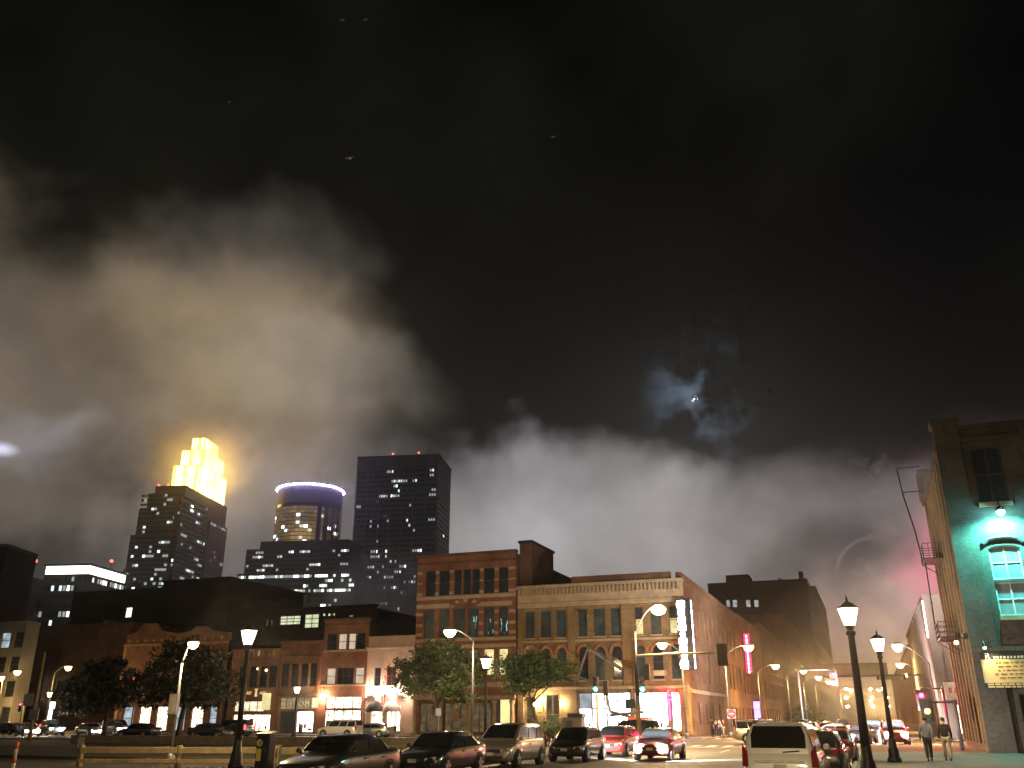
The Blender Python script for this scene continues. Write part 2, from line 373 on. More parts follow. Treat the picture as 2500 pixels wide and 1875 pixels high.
def wall(mp, u0, u1, z0, z1, ops, depth=.3):
    mb = MB(); us = {u0, u1}; zs = {z0, z1}
    ops = [(min(o[0],o[1]), max(o[0],o[1]), o[2], o[3], o[4] if len(o) > 4 else 0) for o in ops]
    for o in ops: us |= {o[0], o[1]}; zs |= {o[2], o[3]}
    us = sorted(us); zs = sorted(zs)
    for i in range(len(us)-1):
        for j in range(len(zs)-1):
            a, b, c, d = us[i], us[i+1], zs[j], zs[j+1]; mu, mz = (a+b)/2, (c+d)/2
            if b-a < 1e-4 or d-c < 1e-4 or mu < u0 or mu > u1 or mz < z0 or mz > z1: continue
            if any(o[0] < mu < o[1] and o[2] < mz < o[3] for o in ops): continue
            mb.quad(mp(a,c), mp(b,c), mp(b,d), mp(a,d))
    for a, b, c, d, r in ops:
        mb.quad(mp(a,c), mp(b,c), mp(b,c,depth), mp(a,c,depth))
        mb.quad(mp(a,c), mp(a,d-r), mp(a,d-r,depth), mp(a,c,depth)); mb.quad(mp(b,c), mp(b,d-r), mp(b,d-r,depth), mp(b,c,depth))
        if not r: mb.quad(mp(a,d), mp(b,d), mp(b,d,depth), mp(a,d,depth))
        else:
            ap = arcpts(a, b, d, r)
            for i in range(len(ap)-1):
                p, q = ap[i], ap[i+1]
                mb.quad(mp(*p), mp(*q), mp(q[0],d), mp(p[0],d)); mb.quad(mp(*p), mp(*q), mp(*q,depth), mp(*p,depth))
    return mb
def window(b, mp, ua, ub, za, zb, fm=None, pm=None, rows=2, cols=1, d=.16, arch=0, name='window', fw=.07):
    if ua > ub: ua, ub = ub, ua
    f = MB(); zt = zb - arch
    for u0, u1, z0, z1 in ((ua,ua+fw,za,zt),(ub-fw,ub,za,zt),(ua+fw,ub-fw,za,za+fw)): bar(f, mp, u0, u1, z0, z1, d, d+.1)
    if not arch: bar(f, mp, ua+fw, ub-fw, zb-fw, zb, d, d+.1)
    else:
        ap = arcpts(ua, ub, zb, arch)
        for i in range(len(ap)-1): f.tube([mp(*ap[i],d+.05), mp(*ap[i+1],d+.05)], fw*.7, 4)
    for i in range(1, rows): z = za + (zb-za)*i/rows; bar(f, mp, ua+fw, ub-fw, z-fw*.45, z+fw*.45, d+.01, d+.09)
    for i in range(1, cols): u = ua + (ub-ua)*i/cols; bar(f, mp, u-fw*.4, u+fw*.4, za+fw, zt-fw*(0 if arch else 1), d+.015, d+.085)
    w_ = f.build(name, fm or M_frame, b)
    p = MB()
    if arch: p.poly([mp(ua,za,d+.06), mp(ub,za,d+.06)] + [mp(u,z,d+.06) for u, z in reversed(arcpts(ua, ub, zb, arch))])
    else: p.quad(mp(ua,za,d+.06), mp(ub,za,d+.06), mp(ub,zb,d+.06), mp(ua,zb,d+.06))
    p.build('pane', pm or M_glass, w_)
    return w_
def text(b, s, size, loc, m, rot=(math.pi/2, 0, 0), name='lettering', ext=.03, align='CENTER', sx=1.0):
    cu = bpy.data.curves.new(name, 'FONT'); cu.body = s; cu.size = size; cu.extrude = ext; cu.align_x = align
    tmp = bpy.data.objects.new('tmp', cu); me = bpy.data.meshes.new_from_object(tmp); bpy.data.objects.remove(tmp); bpy.data.curves.remove(cu)
    me.name = name; me.materials.clear(); me.materials.append(m); o = bpy.data.objects.new(name, me); col.objects.link(o)
    o.rotation_euler = rot
    if b is not None:
        o.parent = b; o.location = rootm(b).inverted() @ Vector(loc)
    else: o.location = loc
    return o
class Multi:
    "several bars, each built as a part of its own"
    def __init__(s): s.q = []
    def add(s, v, f): m_ = MB(); m_.add(v, f); s.q.append(m_); return s
    def build(s, name, m, b):
        for m_ in s.q: m_.build(name, m, b)
BR_red = brick('red_brick', (.25, .085, .038), (.19, .066, .032), (.16, .10, .065))
BR_tan = brick('tan_sandstone_blocks', (.235, .155, .068), (.19, .125, .056), (.13, .09, .05), .42)
BR_org = brick('orange_brick', (.33, .135, .05), (.27, .105, .042), (.2, .12, .07))
BR_brn = brick('brown_brick', (.14, .06, .032), (.11, .05, .027), (.10, .065, .045))
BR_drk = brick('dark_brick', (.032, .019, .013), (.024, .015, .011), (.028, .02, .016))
BR_pnk = mat('painted_pale_plaster', (.58, .42, .33), .8, var=.12, scale=.8, bump=.1)
BR_side = brick('side_brick', (.20, .088, .042), (.16, .07, .035), (.13, .085, .052))
M_litw = emit('shop_light_white', (.93, .96, 1.0), 5.0, .75, 1.7, .33, .62)
M_litc = emit('shop_light_cream', (1.0, .84, .58), 2.6, .85, 1.9, .33, .62)
M_blind = emit('lit_blind', (1.0, .78, .55), .62, .25, .9)
M_yel = emit('yellow_room', (1.0, .82, .38), .95, .45, 1.2)
M_dimw = emit('dim_room', (1.0, .68, .35), .10, .7, 1.4)
M_lime = emit('studio_room', (.93, 1.0, .62), .72, .3, .9)
M_bluew = emit('cool_room', (.75, .9, 1.0), .5, .6, 1.1)
M_teal = mat('teal_reflecting_glass', (.05, .075, .08), .10, var=.5, scale=.7, bump=.06, spec=.6)
def X(s): return -18.4 - s
YB = 100.0
FR = MPF(YB)
# ------------------------------------------------------------------ corner building
b = thing('corner_building', 'three storey tan stone corner building with arched windows and lit shopfront', 'building', (X(9.6), YB, .13))
ops = []; wins = []
grp = [(18.3,17.2),(16.4,15.2),(14.5,13.4),(11.9,10.85),(10.05,8.75),(8.05,6.95),(5.3,4.35),(3.5,2.35),(1.45,.5)]
for i, (p, q) in enumerate(grp):
    ops.append((X(p), X(q), 10.6, 13.6)); ops.append((X(p), X(q), 5.9, 9.45, (p-q)/2*1.1))
shops = [(12.1,6.25,'w'),(5.75,2.2,'w'),(1.75,.25,'w')]
for p, q, k_ in shops: ops.append((X(p), X(q), .55, 4.6))
ops += [(X(18.3), X(17.2), .4, 4.2), (X(15.9), X(14.4), .2, 4.4)]
wall(FR, X(19.2), X(0), .13, 15.4, ops).build('wall', BR_tan, b)
eops = []
for yy in (104.6, 108.0, 111.4, 114.8, 118.2, 121.6, 125.0):
    eops += [(yy-.5, yy+.5, 10.6, 14.1), (yy-.5, yy+.5, 5.8, 9.2)]
for yy in (107.5, 112.4, 117.3, 122.2): eops.append((yy-.9, yy+.9, 1.2, 3.6))
EA = MPE(-18.4)
wall(EA, YB, 128, .13, 16.4, eops).build('wall', BR_side, b)
MB().box(X(19.18), X(.4), YB+.4, 128, .13, 15.3).build('core', M_roof, b)
MB().box(X(19.2), X(.02), YB+.02, 127.98, 15.4, 15.5).build('roof', M_roof, b)
for i, (p, q) in enumerate(grp):
    lit = {6: M_yel, 7: None, 8: M_yel}.get(i)
    window(b, FR, X(p), X(q), 10.6, 13.6, pm=lit or M_teal, rows=2)
    if i in (6, 8):
        window(b, FR, X(p)+.02, X(q)-.02, 12.25, 13.55, pm=M_glass, rows=1, d=.08, name='window_blind')
    window(b, FR, X(p), X(q), 5.9, 9.45, pm=M_glass if i % 2 else M_teal, rows=2, arch=(p-q)/2*1.1)
    hd = MB(); ap = arcpts(X(p)-.22, X(q)+.22, 9.75, (p-q)/2*1.1+.35, 10, i % 3 == 1)
    for a_, b_ in zip(ap, ap[1:]): hd.tube([FR(*a_, -.04), FR(*b_, -.04)], .13, 6)
    hd.build('arch_hood', mat('red_sandstone', (.30, .11, .06), .9, bump=.3), b)
    bar(MB(), FR, X(p)-.15, X(q)+.15, 5.72, 5.88, -.12, .1).build('sill', M_stone, b)
    bar(MB(), FR, X(p)-.12, X(q)+.12, 10.44, 10.59, -.1, .1).build('sill', M_stone, b)
for u, v in eops[:0]: pass
for o_ in eops:
    if o_[3] > 4: window(b, EA, *o_[:4], pm=M_glass, rows=2)
    else: window(b, EA, *o_[:4], pm=M_dimw, rows=1, cols=2)
for s0, s1 in ((19.2,18.6),(13.1,12.3),(6.75,5.6),(.32,0)):
    bar(MB(), FR, X(s0), X(s1), 5.2, 14.0, -.22, .001).build('pilaster', BR_tan, b)
for s0, s1 in ((19.2,18.5),(17.0,16.2),(14.2,12.25),(6.1,5.85),(2.1,1.85)):
    bar(MB(), FR, X(s0), X(s1), .13, 4.9, -.28, .002).build('pier', BR_tan, b)
MB().lathe([(.75,.0),(.75,.5),(.6,.65),(.58,4.1),(.75,4.4),(.85,4.8)], (X(.25),YB+.1,.13), 14).build('corner_column', BR_tan, b, True)
bar(MB(), FR, X(19.2), X(-.3), 4.92, 5.2, -.34, .003).build('shop_cornice', M_stone, b)
bar(MB(), FR, X(19.2), X(-.1), 10.05, 10.28, -.14, .004).build('string_course', M_stone, b)
cb = Multi(); bar(cb, FR, X(19.2), X(-.25), 14.0, 14.5, -.26, .005); bar(cb, FR, X(19.25), X(-.4), 16.15, 16.5, -.6, .5); bar(cb, FR, X(19.22), X(-.3), 14.55, 16.1, -.2, .4)
cb.build('cornice', M_stone, b)
for k in range(42):
    s_ = 19.0 - k*.457
    bar(MB(), FR, X(s_), X(s_-.2), 15.35, 16.12, -.48, -.2).build('cornice_bracket', M_stone, b)
bar(MB(), FR, X(12.5), X(1.0), 16.5, 17.3, -.3, .4).build('parapet', BR_brn, b)
bar(MB(), EA, YB+.4, 128, 16.4, 17.3, -.08, .5).build('parapet', BR_side, b)
bar(MB(), EA, YB, 128, 4.5, 4.9, -.2, .003).build('string_course', M_stone, b)
bar(MB(), EA, YB+.3, 128, 9.7, 9.95, -.1, .003).build('string_course', BR_side, b)
for p, q, k_ in shops:
    w_ = X(p); n = max(1, round((p-q)/1.5))
    f = MB()
    for i in range(n+1): u = X(p) + (p-q)*i/n; bar(f, FR, u-.05, u+.05, .55, 4.6, .3, .42)
    for z in (.55, 2.9, 4.5): bar(f, FR, X(p), X(q), z, z+.1, .3, .42)
    f = f.build('shop_window', M_black, b)
    for i in range(n):
        u0, u1 = X(p)+(p-q)*i/n, X(p)+(p-q)*(i+1)/n
        MB().quad(FR(u0,.6,.37),FR(u1,.6,.37),FR(u1,2.95,.37),FR(u0,2.95,.37)).build('pane', M_litw, f)
        MB().quad(FR(u0,2.95,.371),FR(u1,2.95,.371),FR(u1,4.55,.371),FR(u0,4.55,.371)).build('pane', M_litw if i or p < 12 else emit('shop_light_grey', (.85,.92,1.0), .45, .4, .8), f)
window(b, FR, X(18.3), X(17.2), .4, 4.2, pm=M_dimw, rows=2); window(b, FR, X(15.9), X(14.4), .2, 4.4, pm=M_dimw, rows=2, cols=2, name='door')
# blade sign on the corner, red neon and wall lanterns
sg = thing('blade_sign', 'tall vertical sign of glowing white letters on the corner building', 'sign', (X(-.35), YB-.9, 6.9))
MB().box(X(.45), X(-1.15), YB-.84, YB-.5, 6.7, 14.2).build('sign_box', M_black, sg)
M_neon = emit('white_neon', (.70, .76, 1.0), 30.0); M_neon2 = emit('white_neon_dim', (.72, .78, 1.0), 9.0)
for k, (wd, hh) in enumerate(((.85,.86),(.66,.7),(.76,.72),(.84,.70),(.46,.55),(.84,.72),(.76,.74),(.62,.6),(.85,.95))):
    zt = 14.0 - sum((.86,.7,.72,.70,.55,.72,.74,.6,.95)[:k]) - k*.08
    c_ = X(-.12)-.02*k*0
    MB().prism([(c_-wd*.5,YB-.86,zt-hh*.9),(c_+wd*.42,YB-.86,zt-hh),(c_+wd*.5,YB-.86,zt-.12),(c_+wd*.2,YB-.86,zt),(c_-wd*.45,YB-.86,zt-.05),(c_-wd*.56,YB-.86,zt-hh*.4)], (0,-.07,0)).build('lit_letter', M_neon, sg)
    MB().prism([(X(-1.17),YB-.80,zt-hh*.9),(X(-1.17),YB-.53,zt-hh*.95),(X(-1.17),YB-.52,zt-.06),(X(-1.17),YB-.78,zt)], (.07,0,0)).build('lit_letter', M_neon2, sg)
bar(MB(), FR, X(.2), X(-.9), 13.3, 13.4, -.84, .1).build('bracket', M_black, sg); bar(MB(), FR, X(.2), X(-.9), 7.3, 7.4, -.84, .1).build('bracket', M_black, sg)
ns = thing('neon_sign', 'small red neon sign glowing in the corner shop window', 'sign', (X(1.9), YB-.32, 3.4))
MB().tube([FR(X(2.5),4.0,-.3),FR(X(2.2),4.2,-.3),FR(X(1.7),4.2,-.3),FR(X(1.45),4.0,-.3),FR(X(1.7),3.8,-.3),FR(X(2.2),3.8,-.3),FR(X(2.5),4.0,-.3)], .09, 6).build('neon_tube', emit('red_neon', (1.0,.02,.08), 26.0), ns)
MB().tube([FR(X(1.9),3.75,-.28),FR(X(1.9),1.7,-.28)], .09, 6).build('neon_tube', emit('red_neon', (1,0,0), 1), ns)
bar(MB(), FR, X(2.1), X(1.7), 1.6, 4.3, -.22, -.15).build('backing_board', M_black, ns); bulb(ns, (X(1.9),YB-.6,4.5), 26, (1,.03,.1), .1)
for k, (p, z, I) in enumerate(((17.0,3.35,55),(16.2,3.7,150),(13.85,3.45,60))):
    wl = thing('wall_lantern', ['small globe lantern on the far end pier of the corner building', 'brightest globe lantern between the lit doors of the corner building', 'globe lantern beside the pier left of the white shopfront'][k], 'wall lamp', (X(p), YB-.29, z), 0, 'wall lanterns on the corner building')
    MB().ball((X(p),YB-.62,z+.02), .2, n=12, m=8).build('lamp_glass', glow_glass('globe_glass', WARM, 9.0), wl, True); bulb(wl, (X(p),YB-.62,z+.02), I*.5, WARM, .12)
    MB().tube([(X(p),YB-.28,z-.2),(X(p),YB-.5,z-.3),(X(p),YB-.62,z-.19)], .03, 6).build('bracket', M_black, wl)
# ------------------------------------------------------------------ taller brick building next to it
b = thing('brick_building', 'four storey red brick building with pale stone bands beside the corner building', 'building', (X(26), YB, .13))
c4 = [(31.35,30.0),(29.5,28.1),(27.5,26.5),(26.3,25.3),(25.1,24.1),(23.55,22.2),(21.6,20.4)]
c3 = [(31.35,30.05),(29.4,28.05),(27.5,25.95),(25.6,24.2),(23.5,22.2),(21.6,20.45)]
ops = [(X(p),X(q),15.95,18.95) for p, q in c4] + [(X(p),X(q),10.95,14.3) for p, q in c3] + [(X(p),X(q),6.6,9.55) for p, q in c3]
gf = [(31.6,29.0),(28.4,25.4),(24.9,22.2),(21.7,20.2)]
ops += [(X(p),X(q),.4,3.6) for p, q in gf]
yb_ = YB-.15; FT = MPF(yb_)
wall(FT, X(32.5), X(19.4), .13, 20.6, ops).build('wall', BR_red, b)
MB().box(X(32.49), X(19.41), yb_+.42, 128, .13, 20.4).build('core', M_roof, b)
MB().box(X(19.42), X(19.395), yb_+.05, 128, 15.5, 20.55).build('wall', BR_brn, b)
for i, (p, q) in enumerate(c4): window(b, FT, X(p), X(q), 15.95, 18.95, rows=2)
for i, (p, q) in enumerate(c3):
    window(b, FT, X(p), X(q), 10.95, 14.3, pm=M_teal, rows=2)
    window(b, FT, X(p), X(q), 6.6, 9.55, pm=M_yel if i in (4,5) else (M_dimw if i != 1 else M_yel), rows=2)
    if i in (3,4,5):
        for kk in range(rnd.randint(3,5)):   # painted reflection of the cyan sign in the glass, as glowing strokes
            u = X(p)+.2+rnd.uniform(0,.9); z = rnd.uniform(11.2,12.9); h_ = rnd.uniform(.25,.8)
            MB().tube([FT(u,z,.205),FT(u+rnd.uniform(-.05,.12),z+h_*.5,.205),FT(u+rnd.uniform(-.12,.15),z+h_,.205)], rnd.uniform(.025,.05), 5).build('room_light_or_reflection', emit('cyan_reflection_%d' % (kk % 2), (.45,.95,1.0), (.9,.35)[kk % 2]), b)
st = lambda u0, u1, z0, z1, d=-.07: bar(MB(), FT, X(u0), X(u1), z0, z1, d, .003).build('stone_band', M_stone, b)
st(32.5,19.4,15.45,15.85,-.12); st(32.5,19.4,10.5,10.85,-.1); st(32.5,28.0,14.45,14.95); st(23.9,19.9,14.45,14.95); st(32.5,19.4,9.7,10.1); st(32.5,19.4,5.3,5.8,-.3)
for z in (18.6, 17.4, 16.0):
    for s0, s1 in ((32.5,31.75),(30.0,29.55),(28.1,27.55),(24.1,23.6),(22.15,21.65),(20.35,19.45)): bar(MB(), FT, X(s0), X(s1), z, z+.34 if z != 17.4 else z+.2, -.06, .002).build('stone_block', M_stone, b)
for z in (13.6, 12.3, 11.2):
    for s0, s1 in ((32.5,31.6),(20.3,19.45),(22.15,21.65),(24.15,23.55)): bar(MB(), FT, X(s0), X(s1), z, z+.34, -.06, .002).build('stone_block', M_stone, b)
for k in range(9):
    a0 = math.pi*(k+.08)/9; a1 = math.pi*(k+.92)/9; c_ = (X(25.9), 14.45)
    pts = [FT(c_[0]+2.05*math.cos(a), c_[1]+1.0*math.sin(a)) for a in (a0,a1)] + [FT(c_[0]+1.5*math.cos(a), c_[1]+.6*math.sin(a)) for a in (a1,a0)]
    MB().prism([(x_,y_-.08,z_) for x_,y_,z_ in pts], (0,.09,0)).build('arch_stone', M_stone if k % 2 == 0 else BR_red, b)
cn = Multi(); bar(cn, FT, X(32.6), X(19.3), 20.6, 20.95, -.35, .5); bar(cn, FT, X(32.5), X(19.4), 19.7, 19.95, -.12, .003); cn.build('cornice', BR_brn, b)
MB().box(X(19.45), X(17.9), 101.2, 109.5, 15.4, 21.9).build('chimney_block', BR_brn, b)
MB().box(X(19.6), X(17.75), 101.0, 109.7, 21.9, 22.2).build('coping', M_roof, b)
for p, q in gf: window(b, FT, X(p), X(q), .4, 3.6, pm=M_dimw, rows=1, cols=3, name='shop_window')
for s_ in (32.1, 28.7, 25.15, 21.95, 19.8): MB().lathe([(.36,0),(.36,.3),(.27,.42),(.24,3.3),(.34,3.5),(.38,3.7)], (X(s_),yb_-.3,.13), 12).build('column', M_stone, b, True)
bar(MB(), FT, X(32.5), X(19.4), 3.95, 4.35, -.6, .1).build('shop_cornice', M_stone, b)
md = MB(); md.ball((X(26.9),yb_-.16,2.2), .62, 1, .35, 1.15, 14, 8); md.ball((X(26.9),yb_-.4,2.15), .24, 1, .5, 1.3, 10, 6); md.ball((X(26.9),yb_-.45,1.85), .17, 1.2, .6, 1, 10, 6)
md.build('carved_medallion', M_stone, b, True)
MB().box(X(22.4), X(20.0), yb_-.35, yb_-.05, .4, 4.0).build('lit_panel_case', M_black, b)
MB().quad((X(21.2),yb_-.352,.8),(X(20.05),yb_-.352,.8),(X(20.05),yb_-.352,3.9),(X(21.2),yb_-.352,3.9)).build('lit_panel', emit('yellow_sign_panel', (1,.85,.35), 1.1, .2, .6), b)
# ------------------------------------------------------------------ pale two storey building with the domed awnings
b = thing('pale_building', 'pale painted two storey building floodlit white with twin domed awnings', 'building', (X(35.8), YB, .13))
ops = [(X(38.0),X(37.1),5.6,7.7),(X(36.35),X(35.0),5.6,7.8),(X(34.3),X(33.1),5.6,7.7),(X(38.2),X(36.6),.3,3.4),(X(36.1),X(34.2),.3,3.4)]
wall(FR, X(39.0), X(32.5), .13, 11.2, ops).build('wall', BR_pnk, b)
MB().box(X(38.98), X(32.52), YB+.42, 124, .13, 11.0).build('core', M_roof, b)
window(b, FR, X(38.0), X(37.1), 5.6, 7.7); window(b, FR, X(36.35), X(35.0), 5.6, 7.8, fm=mat('red_frame',(.3,.03,.04),.5), cols=2); window(b, FR, X(34.3), X(33.1), 5.6, 7.7)
window(b, FR, X(38.2), X(36.6), .3, 3.4, fm=BR_pnk, pm=M_litc, rows=1, cols=2, name='door'); window(b, FR, X(36.1), X(34.2), .3, 3.4, fm=BR_pnk, pm=M_litc, rows=1, cols=3, name='shop_window')
cn = Multi(); bar(cn, FR, X(39.1), X(32.5), 9.95, 10.15, -.45, .1); bar(cn, FR, X(39.05), X(32.5), 9.6, 9.94, -.2, .1); bar(cn, FR, X(39.0), X(32.5), 11.2, 11.4, -.12, .3); cn.build('cornice', BR_pnk, b)
for s0, s1 in ((39.0,38.6),(36.95,36.6),(34.85,34.5)): bar(MB(), FR, X(s0), X(s1), 4.2, 9.5, -.12, .002).build('pilaster', BR_pnk, b)
for k, (s_, c_) in enumerate(((37.6,(.02,.018,.016)),(35.3,(.30,.28,.25)))):
    aw = MB(); n1, n2 = 10, 6; rr = 1.15
    for i in range(n2+1):
        th = math.pi/2*i/n2
        for j in range(n1+1):
            ph = math.pi*j/n1
            aw.v.append((X(s_)-rr*math.cos(ph)*math.cos(th), YB-.02-rr*math.sin(ph)*math.cos(th)*1.1, 2.65+1.25*math.sin(th)))
    for i in range(n2):
        for j in range(n1): aw.f.append((i*(n1+1)+j, i*(n1+1)+j+1, (i+1)*(n1+1)+j+1, (i+1)*(n1+1)+j))
    aw.build('awning', mat('awning_cloth_%d' % k, c_, .8), b, True)
for k in range(4): MB().lathe([(.05,.0),(.05,2.65)], (X(38.6-k*1.45),YB-1.2,.13), 8).build('awning_post', M_framew, b)
for k in range(3):
    MB().box(X(38.55-k*2.0), X(38.05-k*2.0), YB-.5, YB-.2, 4.35, 4.6).build('floodlight', M_black, b)
    MB().quad((X(38.5-k*2.0),YB-.46,4.605),(X(38.1-k*2.0),YB-.46,4.605),(X(38.1-k*2.0),YB-.24,4.605),(X(38.5-k*2.0),YB-.24,4.605)).build('floodlight_lens', emit('flood_white', (1,.80,.64), 60.0), b); bulb(b, (X(38.3-k*2.0),YB-.75,4.8), 46, (1,.74,.58), .12, 'floodlight_bulb')
fl = thing('flag', 'red and white flag hanging from a pole on the pale building', 'flag', (X(36.0), YB-.1, 4.9))
MB().tube([(X(36.0),YB-.05,4.9),(X(35.9),YB-1.9,6.6)], .035, 6).build('pole', M_grey, fl)
def cloth(u0, u1, z0, z1, m):
    q = MB()
    for i in range(7):
        for j in range(3):
            q.v.append((X(35.95)-.10+(u0+(u1-u0)*j/2)+.07*math.sin(i*1.5+j), YB-1.0-.9*(u0+(u1-u0)*j/2)+.06*math.sin(i*.9+j), z1+(z0-z1)*i/6))
    for i in range(6):
        for j in range(2): q.f.append((i*3+j, i*3+j+1, (i+1)*3+j+1, (i+1)*3+j))
    return q.build('cloth', m, fl, True)
cloth(-.45,-.15,3.4,6.0,mat('flag_red',(.5,.01,.03),.8)); cloth(-.14,.14,3.4,6.25,mat('flag_white',(.75,.72,.72),.8)); cloth(.15,.42,3.4,6.5,mat('flag_red',(.5,.01,.03),.8))
# ------------------------------------------------------------------ narrow three storey brick building
b = thing('brick_building', 'narrow three storey brown brick building with cream blinds and white shopfront', 'building', (X(42.2), YB, .13))
w3 = [(45.05,43.6,0),(43.4,42.2,1),(41.95,40.9,1),(40.75,39.5,0)]; w2 = [(44.8,43.5,1),(43.3,40.9,0),(40.7,39.45,1)]
ops = [(X(p),X(q),9.95,11.9) for p, q, _ in w3] + [(X(p),X(q),5.85,7.8) for p, q, _ in w2] + [(X(44.6),X(39.6),.4,4.35)]
wall(FR, X(45.5), X(39.02), .13, 13.4, ops).build('wall', BR_red, b)
MB().box(X(45.48), X(39.04), YB+.44, 122, .13, 13.2).build('core', M_roof, b)
for p, q, l in w3: window(b, FR, X(p), X(q), 9.95, 11.9, pm=M_blind if l else M_glass)
for p, q, l in w2: window(b, FR, X(p), X(q), 5.85, 7.8, pm=M_blind if l else M_glass, cols=1 if l else 3)
for z in (9.7, 5.6): bar(MB(), FR, X(45.4), X(39.1), z, z+.22, -.12, .003).build('stone_band', M_stone, b)
cn = Multi(); bar(cn, FR, X(45.5), X(39.02), 13.4, 13.75, -.3, .4); bar(cn, FR, X(45.5), X(39.02), 12.9, 13.1, -.12, .003); cn.build('cornice', BR_brn, b)
for z0, z1 in ((.4,2.8),(3.05,4.35)):
    f = MB(); bar(f, FR, X(44.6), X(39.6), z0-.12 if z0 > 1 else z0, z0+.05, .1, .3)
    for k in range(5): u = X(44.6)+5.0*k/4; bar(f, FR, u-.04, u+.04, z0, z1, .12, .26)
    f = f.build('shop_window', BR_brn, b)
    for k in range(4): u = X(44.6)+5.0*k/4; MB().quad(FR(u,z0,.2),FR(u+1.25,z0,.2),FR(u+1.25,z1,.2),FR(u,z1,.2)).build('pane', M_litc, f)
wl = thing('wall_lamp', 'bright wall lamp at the left end of the cream lit shopfront', 'wall lamp', (X(44.95), YB, 4.2))
MB().ball((X(44.95),YB-.5,4.4), .2, n=12, m=8).build('lamp_glass', glow_glass('gf_lamp', (1,.7,.45), 9.0), wl, True); bulb(wl, (X(44.95),YB-.5,4.4), 70, (1,.7,.45), .12)
MB().tube([(X(44.95),YB,4.7),(X(44.95),YB-.3,4.9),(X(44.95),YB-.5,4.62)], .03, 6).build('bracket', M_black, wl)
# ------------------------------------------------------------------ two storey brick pair
b = thing('brick_building', 'two storey red brick building with four tall windows and lettered transom', 'building', (X(48.6), YB, .13))
w2 = [(51.55,50.3),(50.05,48.95),(48.6,47.5),(47.3,46.2)]
ops = [(X(p),X(q),5.65,8.45) for p, q in w2] + [(X(51.3),X(46.0),2.95,4.4),(X(48.7),X(46.2),.3,2.75),(X(51.2),X(49.0),.2,2.75)]
wall(FR, X(51.8), X(45.52), .13, 10.9, ops).build('wall', BR_red, b)
MB().box(X(51.79), X(45.53), YB+.44, 122, .13, 10.7).build('core', M_roof, b)
for p, q in w2: window(b, FR, X(p), X(q), 5.65, 8.45, pm=M_glass, rows=3)
tw = window(b, FR, X(51.3), X(46.0), 2.95, 4.4, pm=emit('transom_glow',(1,.8,.45),.28,.4,1.2), rows=1, cols=6, name='transom_window')
for k, ch in enumerate('CUTOMS'): text(b, ch, 1.0, (X(51.3)+5.3*(k+.5)/6, YB+.1, 3.3), mat('cream_letters',(.6,.52,.36),.7))
window(b, FR, X(48.7), X(46.2), .3, 2.75, pm=M_litw, rows=1, cols=2, name='shop_window'); window(b, FR, X(51.2), X(49.0), .2, 2.75, rows=1, cols=3, name='door')
cn = Multi(); bar(cn, FR, X(51.8), X(45.52), 10.9, 11.2, -.3, .4); bar(cn, FR, X(51.8), X(45.52), 9.3, 9.5, -.12, .003); bar(cn, FR, X(51.8), X(45.52), 4.6, 4.85, -.2, .003); cn.build('cornice', BR_brn, b)
for s_ in (51.7, 45.95): bar(MB(), FR, X(s_), X(s_-.35), .13, 9.3, -.12, .002).build('pilaster', BR_red, b)
sgn = thing('shop_sign', 'small square cream lit sign on the brick pier left of the cream shopfront', 'sign', (X(45.6), YB-.2, 3.6))
MB().box(X(45.95), X(45.15), YB-.9, YB-.75, 3.15, 4.3).build('sign_face', emit('cream_sign', (1,.8,.5), 1.2), sgn); MB().tube([(X(45.5),YB,4.4),(X(45.5),YB-.9,4.4)], .03, 6).build('bracket', M_black, sgn)
b = thing('brick_building', 'two storey orange brick building with gold lettering behind the black lamp post', 'building', (X(55.5), YB, .13))
w2 = [(58.0,56.9),(56.3,55.05),(54.75,53.55),(53.3,52.1)]
ops = [(X(p),X(q),5.6,8.2) for p, q in w2] + [(X(58.2),X(52.5),.4,2.4),(X(58.2),X(53.6),2.7,4.0)]
wall(FR, X(59.2), X(51.82), .13, 10.1, ops).build('wall', BR_org, b)
MB().box(X(59.18), X(51.84), YB+.44, 122, .13, 9.9).build('core', M_roof, b)
for i, (p, q) in enumerate(w2): window(b, FR, X(p), X(q), 5.6, 8.2, pm=M_glass, rows=3)
for i, (p, z) in enumerate(((55.2,7.9),(53.9,7.7))): MB().ball((X(p),YB+.21,z), .16, n=10, m=6).build('room_light_or_reflection', emit('room_bulb',(1,.7,.35),7.0), b, True)
window(b, FR, X(58.2), X(52.5), .4, 2.4, pm=M_litc, rows=1, cols=4, name='shop_window'); window(b, FR, X(58.2), X(53.6), 2.7, 4.0, pm=emit('shop_clerestory',(1,.9,.62),1.1,.6,1.0), rows=1, cols=4, name='shop_window')
gold = emit('gold_letters', (1,.7,.3), .8)
text(b, 'RIT', .55, (X(56.0), YB-.06, 4.75), gold); text(b, 'ACE', .55, (X(53.9), YB-.06, 4.75), gold)
MB().prism([(X(55.15),YB-.1,4.5),(X(54.75),YB-.1,4.5),(X(54.85),YB-.1,5.3),(X(54.6),YB-.1,5.45),(X(55.3),YB-.1,5.45),(X(55.05),YB-.1,5.3)], (0,.08,0)).build('emblem', gold, b)
MB().box(X(53.4), X(52.2), YB-.8, YB-.65, 2.9, 4.9).build('hanging_sign', emit('yellow_blade', (1,.86,.4), .9, .2, .8), b)
cn = Multi(); bar(cn, FR, X(59.2), X(51.82), 10.1, 10.35, -.3, .4); bar(cn, FR, X(59.2), X(51.82), 8.7, 8.95, -.15, .003); bar(cn, FR, X(59.2), X(51.82), 4.15, 4.4, -.2, .003); cn.build('cornice', BR_org, b)
for k in range(10): bar(MB(), FR, X(59.1-k*.76), X(58.85-k*.76), 9.5, 10.1, -.16, .002).build('cornice_bracket', BR_org, b)
